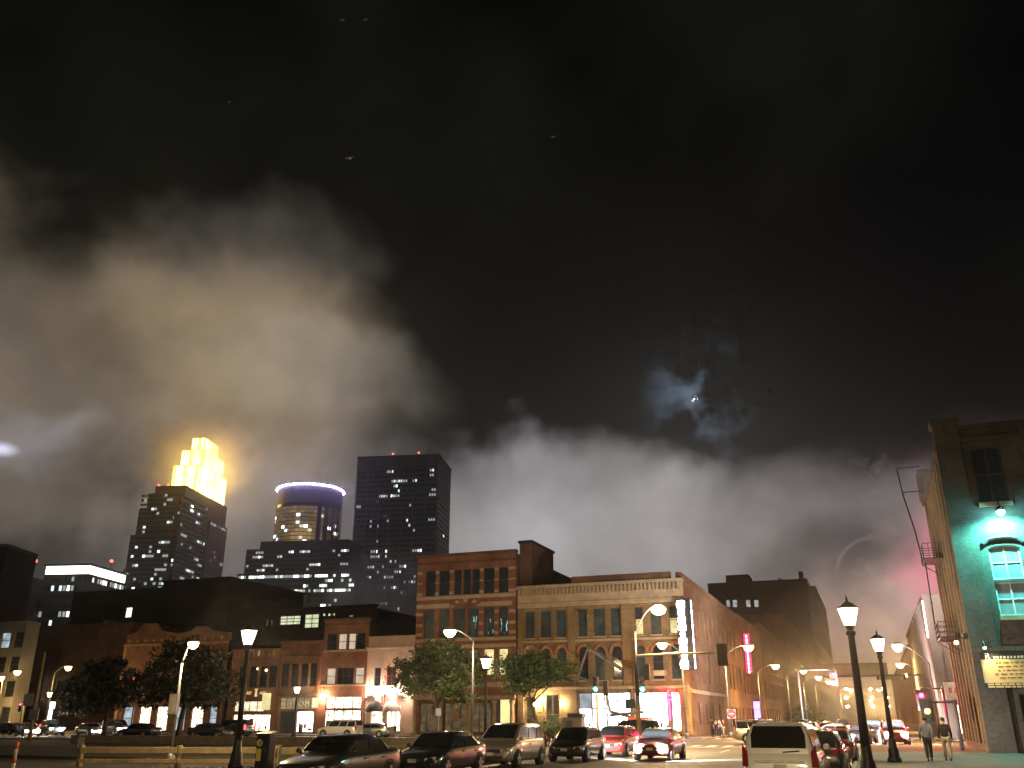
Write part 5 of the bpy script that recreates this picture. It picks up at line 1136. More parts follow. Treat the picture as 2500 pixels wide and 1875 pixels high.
# ------------------------------------------------------------------ lot furniture
M_wood = mat('weathered_timber', (.30,.22,.11), .9, var=.3, scale=2.5, bump=.4)
def railing(label, pts, h, bw, bh, posts=True, lower=True):
    o = thing('guard_rail', label, 'guard rail', (*pts[0], .02))
    for (xa, ya), (xb, yb2) in zip(pts, pts[1:]):
        d = Vector((xb-xa, yb2-ya, 0)); L_ = d.length; d.normalize(); n_ = Vector((-d.y, d.x, 0))*bw/2
        def beam(z0, z1, a=0.0, b_=1.0):
            A_ = Vector((xa,ya,z0))+d*L_*a; B_ = Vector((xa,ya,z0))+d*L_*b_
            MB().prism([tuple(A_-n_),tuple(B_-n_),tuple(B_+n_),tuple(A_+n_)], (0,0,z1-z0)).build('rail', M_wood, o, bevel=.015)
        k_ = max(1, int(L_/4)); 
        for i in range(k_): beam(h-bh, h, i/k_+.003, (i+1)/k_-.003)
        if lower:
            for i in range(k_): beam(h-bh*2.6, h-bh*1.9, i/k_+.003, (i+1)/k_-.003)
        for i in range(k_+1):
            p_ = Vector((xa,ya,0))+d*(L_*i/k_)+n_*2.2; MB().box(p_.x-.09, p_.x+.09, p_.y-.09, p_.y+.09, 0, h+.08).build('post', M_wood, o, bevel=.015)
p1_ = onY(0, 180, 1625, 31); p2_ = onY(0, 600, 1612, 33.5)
railing('timber guard rail across the dark lot left of the pay station', [(p1_[0]-.2,31),(p2_[0],33.5)], .78, .12, .24)
p1_ = onY(0, 605, 1612, 34.5); p2_ = onY(0, 905, 1595, 41)
railing('timber guard rail behind the dark grey sedan', [(p1_[0],34.5),(p2_[0],41)], .74, .14, .28)
wl_ = MB().box(-62, -26, 60.2, 60.55, .02, .62).build('low_wall', mat('lot_wall', (.34,.27,.17), .9, var=.2, bump=.2)); tag(wl_, 'long low concrete wall along the back of the lot', 'wall')
YP = 25.0; x_, z_ = onY(0, 577, 1582, YP)
ps = thing('pay_station', 'dark parking pay station with yellow labels beside the lamp post', 'pay station', (x_, YP, .02))
MB().box(x_-.24, x_+.24, YP-.17, YP+.17, .02, z_-.08).build('body', mat('pay_body', (.018,.022,.03), .45), ps, bevel=.02); MB().prism([(x_-.26,YP-.2,z_-.08),(x_+.26,YP-.2,z_-.08),(x_+.26,YP-.2,z_-.03),(x_-.26,YP-.2,z_-.03)], (0,.42,.06)).build('top', M_black, ps)
M_lab = mat('yellow_label', (.65,.55,.10), .6, var=.1)
MB().lathe([(.105,0),(.105,.012)], (x_-.11,YP-.185,z_-.3), 20, 'y').build('round_label', M_lab, ps); MB().prism([(x_-.13,YP-.2,z_-.36),(x_-.1,YP-.2,z_-.37),(x_-.03,YP-.2,z_-.24),(x_-.06,YP-.2,z_-.23)], (0,.012,0)).build('label_mark', M_black, ps)
MB().box(x_-.2, x_-.03, YP-.183, YP-.171, z_-.82, z_-.47).build('label', M_lab, ps); MB().box(x_+.02, x_+.18, YP-.18, YP-.171, z_-.6, z_-.4).build('screen', mat('screen_off', (.05,.06,.06), .2), ps)
YD = 24.0; x_, z_ = onY(0, 38, 1603, YD)
dl = thing('delineator_post', 'orange and white traffic delineator post at the bottom left corner', 'traffic post', (x_, YD, .02))
for k in range(5): MB().tube([(x_,YD,.06+k*(z_-.06)/5),(x_,YD,.06+(k+1)*(z_-.06)/5)], .055, 10).build('band', mat('delineator_orange', (.75,.12,.02), .5) if k % 2 == 0 else mat('delineator_white', (.7,.66,.58), .5), dl, True)
MB().lathe([(.2,0),(.2,.04),(.08,.06)], (x_,YD,.02), 12).build('base', M_black, dl)
for k, (pa_, pb_, Y_) in enumerate((((97,1408),(85,1600),60.0),)):
    x_, zt_ = onY(0, *pa_, Y_); po = thing('utility_pole', 'slim wooden utility pole with pale sign panels at the left', 'pole', (x_, Y_, .02))
    MB().tube([(x_,Y_,.02),(x_,Y_,zt_)], [.15,.09], 8).build('pole', M_wood, po, True)
    z0_ = onY(0, 85, 1525, Y_)[1]; z1_ = onY(0, 85, 1498, Y_)[1]; MB().box(x_-1.15, x_-.2, Y_-.2, Y_-.14, z0_, z1_).build('sign_panel', M_framew, po); MB().box(x_-.3, x_+.7, Y_-.2, Y_-.14, z0_-1.1, z0_-.25).build('sign_panel', M_framew, po)
for k, (px0, py0, Y_, lab) in enumerate(((178,1592,40,'thin grey post standing alone in the dark lot'),(948,1530,66,'thin pale sign post beside the wide lit tree'))):
    x_, z_ = onY(0, px0, py0, Y_); po = thing('sign_post', lab, 'post', (x_, Y_, .02)); MB().tube([(x_,Y_,.02),(x_,Y_,z_)], .04, 8).build('pole', M_grey, po, True); MB().box(x_-.22, x_+.22, Y_-.06, Y_-.045, z_-.55, z_).build('plate', M_framew, po)
Y_ = 88.0; xa, za = onY(1, 322, 1340, Y_); xb, zb = onY(1, 372, 1212, Y_)
sg = thing('pylon_sign', 'tall white lit pylon sign beside the left lantern post', 'sign', ((xa+xb)/2, Y_, .13))
MB().box((xa+xb)/2-.1, (xa+xb)/2+.1, Y_, Y_+.2, .13, za).build('post', M_grey, sg); MB().box(xa, xb, Y_-.1, Y_+.1, za+(zb-za)*.64, zb).build('sign_face', emit('pylon_white', (.95,.98,1), 3.0), sg); MB().box(xa, xb-.25, Y_-.1, Y_+.1, za, za+(zb-za)*.6).build('sign_face', emit('pylon_white', (.95,.98,1), 3.0), sg)
Y_ = 93.0; x_, z_ = onY(0, 1580, 1542, Y_)
sg = thing('no_entry_sign', 'red round no entry sign on a post at the corner', 'road sign', (x_, Y_, .13))
MB().tube([(x_,Y_+.06,.13),(x_,Y_+.06,z_+.5)], .035, 8).build('post', M_grey, sg, True); MB().box(x_-.42, x_+.42, Y_-.01, Y_+.01, z_-.42, z_+.42).build('plate', mat('sign_white', (.65,.62,.6), .5), sg); MB().lathe([(.4,0),(.4,.02)], (x_,Y_-.035,z_), 24, 'y').build('disc', mat('sign_red2', (.55,.03,.02), .45), sg); MB().box(x_-.28, x_+.28, Y_-.06, Y_-.04, z_-.07, z_+.07).build('bar', mat('sign_white', (.65,.62,.6), .5), sg)
text(sg, 'DO NOT', .13, (x_,Y_-.06,z_+.13), mat('sign_white', (.65,.62,.6), .5)); text(sg, 'ENTER', .13, (x_,Y_-.06,z_-.22), mat('sign_white', (.65,.62,.6), .5))
Y_ = 93.0; xa, za = onY(0, 1226, 1541, Y_); xb, zb = onY(0, 1257, 1574, Y_)
kb = thing('utility_cabinet', 'grey utility cabinet with a dark overhanging top before the white shopfront', 'cabinet', ((xa+xb)/2, Y_, .13)); MB().box(xa-.6, xb, Y_, Y_+1.2, .13, za-.4).build('body', mat('cabinet_grey', (.22,.19,.16), .7), kb, bevel=.03); MB().box(xa, xb+.1, Y_-.1, Y_+1.3, za-.4, za).build('top', M_black, kb, bevel=.03); MB().box(xa-.3, xa+.5, Y_-.02, Y_-.001, .4, za-.7).build('door', M_dgrey, kb)
# articulated boom lift
Y_ = 96.0; P_ = lambda x, y: (lambda q: (q[0], Y_, q[1]))(onY(0, x, y, Y_))
M_or = mat('lift_orange', (.55,.13,.03), .5); M_bo = mat('boom_grey', (.12,.11,.10), .5)
bl = thing('boom_lift', 'articulated orange boom lift folded in front of the white shopfront', 'boom lift', (P_(1385,1570)[0], Y_, .13))
q = P_(1385,1570)[0]
MB().box(q-1.3, q+1.3, Y_-.9, Y_+.9, .55, 1.15).build('chassis', M_bo, bl, bevel=.04); MB().box(q-1.2, q+1.0, Y_-.85, Y_+.85, 1.16, 2.0).build('turntable', M_or, bl, bevel=.06)
for dx in (-.95,.95):
    for dy in (-.8,.8): MB().lathe([(.42,-.15),(.42,.15)], (q+dx,Y_+dy,.55), 16, 'y').build('wheel', M_black, bl)
def beam(a, b_, w_, m_, nm='boom'):
    a, b_ = Vector(a), Vector(b_); MB().tube([a, b_], w_, 4).build(nm, m_, bl)
beam(P_(1385,1555), P_(1318,1537), .14, M_bo); beam(P_(1318,1545), P_(1390,1538), .14, M_bo); beam(P_(1318,1537), P_(1306,1480), .13, M_bo); beam(P_(1306,1480), P_(1252,1464), .12, M_bo)
beam(P_(1246,1468), P_(1269,1398), .15, M_bo); beam(P_(1267,1396), P_(1342,1445), .20, M_bo)
MB().box(P_(1335,0)[0]-.0, P_(1345,0)[0]+.5, Y_-.5, Y_+.5, P_(1340,1450)[2]-.5, P_(1340,1450)[2]).build('platform_bracket', M_bo, bl)
# ------------------------------------------------------------------ birds caught by the town light
M_bird = mat('pale_bird', (.75,.75,.62), .8)
for k, (bx0, by0, D_, s_) in enumerate(((755,342,36,1.0),(740,43,40,1.0),(790,43,46,1.0),(1195,296,50,.9),(495,221,50,.7))):
    r_ = Vector(sight(0, bx0, by0)); p_ = r_*(D_/r_.y); c_ = Vector((p_.x, p_.y, p_.z+CAMH)); q = MB(); s_ *= .17
    q.ball(tuple(c_), s_*.32, 1.0, 2.4, .8, 8, 6)
    for sx in (-1, 1): q.prism([tuple(c_+Vector((sx*s_*a, s_*b_, s_*h))) for a, b_, h in ((.15,.35,.05),(1.0,.25,.35),(1.7,-.15,.1),(.9,-.15,.28),(.15,-.35,.02))], (0,0,.02))
    o = q.build('bird', M_bird, None); tag(o, ['brightest pale bird high over the brown cloud', 'left one of two birds at the top of the sky', 'right one of two birds at the top of the sky', 'small pale bird in the dark mid sky', 'faint bird over the left part of the sky'][k], 'bird', 'birds in the night sky')
# ------------------------------------------------------------------ cars
M_tyre = mat('tyre_rubber', (.012,.012,.012), .85); M_rim = mat('alloy_rim', (.45,.45,.45), .3, .8); M_cglass = mat('car_glass', (.012,.014,.015), .06, spec=.6, var=.1); M_trim = mat('black_plastic', (.015,.015,.015), .6)
M_plate = mat('number_plate', (.55,.52,.42), .6); M_chrome = mat('chrome', (.6,.6,.6), .15, 1.0); M_hl = mat('headlamp_off', (.55,.55,.52), .12, spec=.8); M_tl = mat('taillamp_off', (.22,.012,.012), .2, spec=.8)
E_head = emit('headlamp_on', (1,.96,.9), 40.0); E_head2 = emit('headlamp_low', (1,.95,.85), 25.0); E_tail = emit('taillamp_on', (1,.03,.03), 12.0); E_bright = emit('headlamp_glare', (1,.97,.95), 60.0)
KIND = dict(
 sedan=dict(L=4.75, W=.91, H=1.44, top=((0,.52),(.012,.66),(.05,.74),(.27,.93),(.32,.95),(.84,1.0),(.97,1.03),(.992,.96),(1,.62)), gh=(.265,.43,.70,.865), gz=.94),
 van=dict(L=4.7, W=.93, H=1.70, top=((0,.55),(.012,.74),(.05,.84),(.19,1.02),(.26,1.06),(.90,1.10),(.975,1.1),(.992,1.0),(1,.62)), gh=(.17,.40,.93,.985), gz=1.05),
 hatch=dict(L=4.35, W=.90, H=1.50, top=((0,.52),(.012,.68),(.05,.78),(.24,.96),(.30,.98),(.90,1.04),(.97,1.04),(.992,.96),(1,.62)), gh=(.23,.40,.86,.975), gz=.98),
 suv=dict(L=4.75, W=.95, H=1.78, top=((0,.6),(.012,.86),(.05,.96),(.25,1.08),(.30,1.10),(.93,1.12),(.98,1.12),(.994,1.05),(1,.66)), gh=(.25,.385,.955,.993), gz=1.1))
def interp(tab, t_):
    for (a, b_), (c_, d) in zip(tab, tab[1:]):
        if a <= t_ <= c_: return b_+(d-b_)*(t_-a)/max(1e-9, c_-a)
    return tab[-1][1]
def car(kind, paint, x, y, rz, label, lights='', lod=0, group='cars on the street', z=0.0):
    K_ = KIND[kind]; L, W, H_ = K_['L'], K_['W'], K_['H']; o = thing(kind if kind in ('van','suv') else 'car', label, {'van':'van','suv':'suv'}.get(kind, 'car'), (x, y, z), rz, group)
    def Yt(t_): return L/2-L*t_
    wt = ((0,.70),(.012,.80),(.05,.92),(.13,.99),(.3,1.0),(.8,1.0),(.93,.97),(.985,.90),(1,.82))
    ts_ = sorted({0,.006,.012,.03,.05,.09,.13,.18,.24,.3,.4,.5,.6,.7,.8,.86,.91,.95,.975,.985,.992,1}|{a for a, _ in K_['top']})
    vs_, fs = [], []
    for t_ in ts_:
        zt = interp(K_['top'], t_); w_ = W*interp(wt, t_); zb = .24 if .03 < t_ < .97 else .30; zm = min(.62, zt*.8); cr = .035 if t_ < .25 or t_ > .85 else .02
        half = [(w_*.86,zb),(w_*.97,zb+.09),(w_,zm),(w_*.975,zt-.13),(w_*.93,zt-.04),(w_*.80,zt),(w_*.4,zt+cr*.8)]
        row = [(a,Yt(t_),b_) for a, b_ in half]+[(0,Yt(t_),zt+cr)]+[(-a,Yt(t_),b_) for a, b_ in reversed(half)]
        vs_ += row
    n = 15
    for i in range(len(ts_)-1):
        for j in range(n): fs.append((i*n+j, i*n+(j+1)%n, (i+1)*n+(j+1)%n, (i+1)*n+j))
    fs += [tuple(range(n)), tuple(range((len(ts_)-1)*n, len(ts_)*n))]
    q = MB(); q.v = vs_; q.f = fs
    a, b_, c_, d = K_['gh']; gz = K_['gz']; wb, wr = W*.90, W*.73
    st_ = [(a,gz-.06,wb),((a*.45+b_*.55),gz+(H_-.05-gz)*.62,wb*.45+wr*.55),(b_,H_-.045,wr),((b_*2+c_)/3,H_,wr*.99),((b_+2*c_)/3,H_-.003,wr*.98),(c_,H_-.05,wr*.96),((c_+d)/2,(H_-.05+gz)*.5+.06,(wr+wb)*.5*.97),(d,gz-.04,wb*.95)]
    g0 = len(q.v)
    for t_, zt, w_ in st_: q.v += [(wb,Yt(t_),gz-.08),(w_,Yt(t_),zt-.02),(w_*.86,Yt(t_),zt+.015),(0,Yt(t_),zt+.03),(-w_*.86,Yt(t_),zt+.015),(-w_,Yt(t_),zt-.02),(-wb,Yt(t_),gz-.08)]
    for i in range(len(st_)-1):
        for j in range(6): q.f.append((g0+i*7+j, g0+i*7+j+1, g0+(i+1)*7+j+1, g0+(i+1)*7+j))
    body = q.build('body', paint, o, True, True)
    # glazing
    def lerp3(p, q_, f_): return tuple(p[i]+(q_[i]-p[i])*f_ for i in range(3))
    e = .012
    def ws(t0, z0, w0, t1, z1, w1, sgn, nm):
        A_ = [(-w0*.84,Yt(t0)+sgn*e*2,z0+e),(w0*.84,Yt(t0)+sgn*e*2,z0+e),(w1*.86,Yt(t1)+sgn*e*2,z1+e),(-w1*.86,Yt(t1)+sgn*e*2,z1+e)]
        MB().prism(A_, (0,sgn*.006,.006)).build(nm, M_cglass, o, False, True)
    mz = gz+(H_-.05-gz)*.62; mt = a*.45+b_*.55
    A_ = MB(); zw = lambda f_: gz+.03+(H_-.07-gz-.03)*f_
    def wsp(f_, off):
        if f_ < .62: k = f_/.62; return (a+(mt-a)*k, gz-.06+(mz-gz+.06)*k, wb+(wb*.45+wr*.55-wb)*k)
        k = (f_-.62)/.38; return (mt+(b_-mt)*k, mz+(H_-.045-mz)*k, (wb*.45+wr*.55)+(wr-(wb*.45+wr*.55))*k)
    rows = [wsp(f_, 0) for f_ in (.16,.4,.62,.8,.93)]
    for t_, zz, w_ in rows: A_.v += [(w_*s_*.88,Yt(t_)+.02,zz+.045-abs(s_)*.01) for s_ in (-1,-.5,0,.5,1)]
    for i in range(4):
        for j in range(4): A_.f.append((i*5+j,i*5+j+1,(i+1)*5+j+1,(i+1)*5+j))
    A_.build('windshield', M_cglass, o, True, True)
    A_ = MB(); e0, e1 = st_[5], st_[7]; em = st_[6]
    for (t_, zz, w_) in ((c_+(em[0]-c_)*.18, e0[1]+(em[1]-e0[1])*.18, e0[2]), em, (em[0]+(d-em[0])*.72, em[1]+(e1[1]-em[1])*.72, em[2])): A_.v += [(w_*s_*.88,Yt(t_)-.022,zz+.035) for s_ in (-1,0,1)]
    for i in range(2):
        for j in range(2): A_.f.append((i*3+j,i*3+j+1,(i+1)*3+j+1,(i+1)*3+j))
    A_.build('rear_window', M_cglass, o, True, True)
    gl = gz+.02; gt = H_-.14
    def pt(t_, z_, s_):
        f_ = (z_-(gz-.08))/(H_-.065-gz+.08); wx = wb+(wr-wb)*f_+.016; return (s_*wx, Yt(t_), z_)
    f0 = (gt-gl)/(H_-gz)
    ta0, ta1 = a+.025, a+(b_-a)*.86; td0, td1 = d-.035, c_+(d-c_)*.2
    spl = [(.0,.47),(.50,1.0)] if kind in ('sedan','hatch') else [(0,.38),(.41,.70),(.73,1.0)]
    for s_ in (-1, 1):
        for f_a, f_b in spl:
            bot = lambda f_: ta0+(td0-ta0)*f_; tp = lambda f_: ta1+(td1-ta1)*f_
            pts = [pt(bot(f_a),gl,s_),pt(bot(f_b),gl,s_),pt(tp(f_b),gt,s_),pt(tp(f_a),gt,s_)]
            MB().prism(pts, (s_*.006,0,0)).build('side_window', M_cglass, o, False, True)
    # wheels
    R_ = .33 if kind != 'suv' else .37
    for t_ in (.185, .80):
        for s_ in (-1, 1):
            wx = s_*(W-.11)
            MB().lathe([(R_+.06,-.09),(R_+.06,.118)] if s_ > 0 else [(R_+.06,-.118),(R_+.06,.09)], (wx,Yt(t_),R_+.02), 20, 'x').build('wheel_arch', M_trim, o, False, True)
            w_ = MB().lathe([(R_*.62,-.10),(R_*.95,-.11),(R_,-.07),(R_,.07),(R_*.95,.11),(R_*.62,.10)], (wx+s_*.04,Yt(t_),R_), 20, 'x').build('wheel', M_tyre, o, True, True)
            rm = MB(); xx = wx+s_*.145
            rm.lathe([(R_*.63,-.01),(R_*.63,.012),(R_*.55,.012)], (xx,Yt(t_),R_), 18, 'x') if lod else None
            for k in range(5):
                an = 2*math.pi*k/5+.3; c2, s2 = math.cos(an), math.sin(an); p_, r2 = (-s2, c2), R_*.62
                rm.prism([(xx,Yt(t_)+c2*.04+p_[0]*.045,R_+s2*.04+p_[1]*.045),(xx,Yt(t_)+c2*.04-p_[0]*.045,R_+s2*.04-p_[1]*.045),(xx,Yt(t_)+c2*r2-p_[0]*.06,R_+s2*r2-p_[1]*.06),(xx,Yt(t_)+c2*r2+p_[0]*.06,R_+s2*r2+p_[1]*.06)], (s_*.02,0,0))
            rm.build('rim', M_rim, w_, False, True)
    # lights and trim
    hm_ = {'h': E_head, 'l': E_head2, 'g': E_bright}.get(lights[:1], M_hl); tm_ = E_tail if 't' in lights else M_tl
    zf = interp(K_['top'], .03)-.10; zr = (1.0 if kind == 'suv' else (.93 if kind != 'sedan' else .86))
    hg = .07 if lights[:1] == 'g' else 0.0
    for s_ in (-1, 1):
        MB().prism([(s_*W*.50,Yt(.004)+.02,zf-.06-hg),(s_*W*.86,Yt(.035)+.02,zf-.05-hg),(s_*W*.88,Yt(.035)+.02,zf+.075),(s_*W*.52,Yt(.004)+.02,zf+.03)], (0,-.07,0)).build('headlight', hm_, o, False, True)
        if kind in ('suv','van'): MB().prism([(s_*W*.80,Yt(1)-.012,zr-.22),(s_*W*.965,Yt(.985)-.012,zr-.22),(s_*W*.935,Yt(.985)-.012,zr+.3),(s_*W*.80,Yt(1)-.005,zr+.12)], (0,.05,0)).build('taillight', tm_, o, False, True)
        else: MB().prism([(s_*W*.52,Yt(1)-.012,zr-.13),(s_*W*.93,Yt(.982)-.012,zr-.12),(s_*W*.93,Yt(.982)-.012,zr+.06),(s_*W*.52,Yt(1)-.012,zr+.02)], (0,.05,0)).build('taillight', tm_, o, False, True)
        MB().ball((s_*(W*.93+.10),Yt(a+.055),gz+.07), .1, .9, .55, .75, 10, 6).build('mirror', paint, o, True, True)
        if lights[:1] in 'hlg' and lights:
            r_ = rootm(o); bulb(o, r_ @ Vector((s_*W*.7, Yt(0)+.12, zf)), {'g': 2600, 'h': 300, 'l': 60}[lights[:1]], (1,.96,.92), .08, 'headlight_beam', 120, r_.to_3x3() @ Vector((0,1,-.06)))
    if lod: return o
    MB().box(-W*.47, W*.47, Yt(0)-.02, Yt(0)+.015, zf-.10, zf+.03).build('grille', M_trim, o, False, True); MB().box(-W*.47, W*.47, Yt(0)+.0151, Yt(0)+.02, zf-.04, zf-.02).build('grille_bar', M_chrome, o, False, True)
    MB().box(-W*.6, W*.6, Yt(0)-.02, Yt(0)+.012, .34, .46).build('lower_grille', M_trim, o, False, True); MB().box(-.16, .16, Yt(0)+.021, Yt(0)+.03, .48, .60).build('number_plate', M_plate, o, False, True)
    MB().box(-.16, .16, Yt(1)-.02, Yt(1)-.005, .70, .84).build('number_plate', M_plate, o, False, True); MB().box(-W*.75, W*.75, Yt(1)-.03, Yt(1)+.02, .30, .44).build('rear_bumper', M_trim if kind != 'suv' else paint, o, False, True)
    for s_ in (-1, 1):
        for t_ in (.30 if kind != 'van' else .26, .53, .74 if kind == 'sedan' else .77): MB().box(s_*(W*.998), s_*(W*.998+.004), Yt(t_)-.006, Yt(t_)+.006, .36, gz-.1).build('door_seam', M_trim, o, False, True)
        for t_ in (.49, .72): MB().box(s_*W*.985, s_*(W*.985+.035), Yt(t_)-.09, Yt(t_)+.09, gz-.16, gz-.125).build('door_handle', paint if kind != 'suv' else M_trim, o, False, True)
    if kind == 'suv':
        for s_ in (-1, 1): MB().tube([(s_*wr*.86,Yt(.42),H_+.07),(s_*wr*.86,Yt(.9),H_+.06)], .022, 6).build('roof_rail', M_trim, o, True, True)
        MB().tube([(.1,Yt(1)-.01,gz+.02),(.5,Yt(.995)-.015,gz+.05)], .012, 5).build('rear_wiper', M_trim, o, True, True); MB().box(-W*.62, W*.62, Yt(1)-.022, Yt(1)-.006, .87, .93).build('handle_strip', M_chrome, o, False, True)
    return o
def paint(name, c, rough=.3, metal=.1): return mat('paint_'+name, c, rough, metal, var=.04, scale=.8, spec=.5, coat=1.0)
PI_ = math.pi
car('suv', paint('white', (.78,.77,.73), .3, 0), -2.35, 27.0, 0, 'white SUV parked at the kerb, seen from behind')
car('hatch', paint('black', (.012,.012,.013)), -1.95, 35.0, 0, 'black car parked ahead of the white SUV')
car('sedan', paint('dkred', (.16,.015,.02)), -1.9, 47.0, 0, 'dark red car parked farther along the right kerb')
car('sedan', paint('dkgrey', (.026,.027,.031)), -15.2, 25.2, PI_, 'dark grey sedan nearest the pay station')
car('sedan', paint('black2', (.016,.017,.020)), -15.0, 31.9, PI_, 'black sedan parked between the grey sedan and the silver van')
car('van', paint('silver', (.42,.38,.33), .3, .6), -14.9, 38.6, PI_, 'silver van parked behind the black sedan')
car('hatch', paint('black', (.012,.012,.013)), -13.7, 44.6, PI_, 'black hatchback with a yellowish number plate')
car('hatch', paint('red', (.24,.03,.025)), -13.4, 51.0, PI_, 'red hatchback behind the black hatchback')
car('sedan', paint('maroon', (.22,.03,.03)), -10.2, 47.2, PI_, 'car with dazzling headlights coming towards the camera', 'g')
car('suv', paint('black2', (.016,.017,.020)), -19.5, 79.0, PI_/2, 'dark SUV crossing behind the red hatchback', lod=1)
car('suv', paint('silver', (.42,.38,.33), .3, .6), -8.4, 79.5, -PI_/2, 'silver SUV crossing the junction behind the white SUV', 'l', lod=1)
car('sedan', paint('white2', (.5,.47,.42)), -3.0, 86.5, -PI_/2, 'pale car crossing the junction at the right', 'l', lod=1)
car('suv', paint('maroon', (.22,.03,.03)), 1.2, 80.0, PI_*1.02, 'car with blinding headlights by the right hand corner', 'g', lod=1)
car('sedan', paint('dkgrey', (.055,.055,.062)), -1.2, 83.0, PI_*.96, 'second car with blinding headlights at the right hand corner', 'g', lod=1)
car('sedan', paint('silver', (.42,.38,.33), .3, .6), -3.6, 95.0, PI_, 'oncoming car with glaring headlights just past the junction, left of the lantern post', 'g', lod=1)
car('suv', paint('dkgrey', (.055,.055,.062)), -.2, 97.5, PI_, 'oncoming SUV with glaring headlights half hidden behind the second lantern post', 'g', lod=1)
car('hatch', paint('orange', (.55,.11,.03)), -5.0, 108, PI_, 'orange car beyond the junction', lod=1)
for k, (x_, y_, kd, lg, lab) in enumerate(((-13.2,118,'sedan','','first car parked past the no entry sign'),(-13.2,126,'suv','','SUV parked past the no entry sign'),(-8.2,134,'sedan','h','far oncoming car with headlights in the middle lane'),(-4.6,150,'suv','h','far oncoming SUV with headlights in the right lane'),(-8.0,176,'sedan','h','farthest oncoming car with headlights'))):
    car(kd, paint('dkgrey', (.055,.055,.062)) if k % 2 else paint('silver', (.42,.38,.33), .3, .6), x_, y_, PI_, lab, lg, lod=1, group='cars beyond the junction')
px_ = onY(0, 735, 1575, 88)[0]; car('suv', paint('white2', (.5,.47,.42)), px_, 88, PI_/2, 'pale SUV passing the cream shopfront', lod=1)
px_ = onY(0, 782, 1580, 90.5)[0]; car('sedan', paint('silver', (.42,.38,.33), .3, .6), px_+1, 90.8, PI_/2, 'silver car following close behind the pale SUV', 'l', lod=1)
for k, (px0, Y_, kd, pn, lg, rz, lab) in enumerate(((300,80,'sedan','black2','',PI_/2,'black car in front of the big dark tree trunk'),(500,86,'suv','black2','t',PI_/2,'black SUV with red tail lights behind the lantern post'),(455,81,'sedan','dkgrey','',-PI_/2,'grey car between the big tree and the lantern post'),(250,88,'suv','silver','h',-PI_*.62,'silver SUV with headlights left of the big tree'),(195,84,'sedan','silver','h',-PI_*.62,'silver car with headlights under the rounded tree'),(112,86,'suv','dkgrey','ht',-PI_*.66,'dark SUV with headlights beside the pylon sign'),(60,82,'sedan','silver','h',-PI_*.66,'silver car with headlights near the left edge'),(15,88,'sedan','dkgrey','',PI_/2,'dark car at the left edge'))):
    x_ = onY(0, px0, 1580, Y_)[0]; car(kd, MATS['paint_'+pn], x_, Y_, rz, lab, lg, lod=1, group='cars on the cross street')
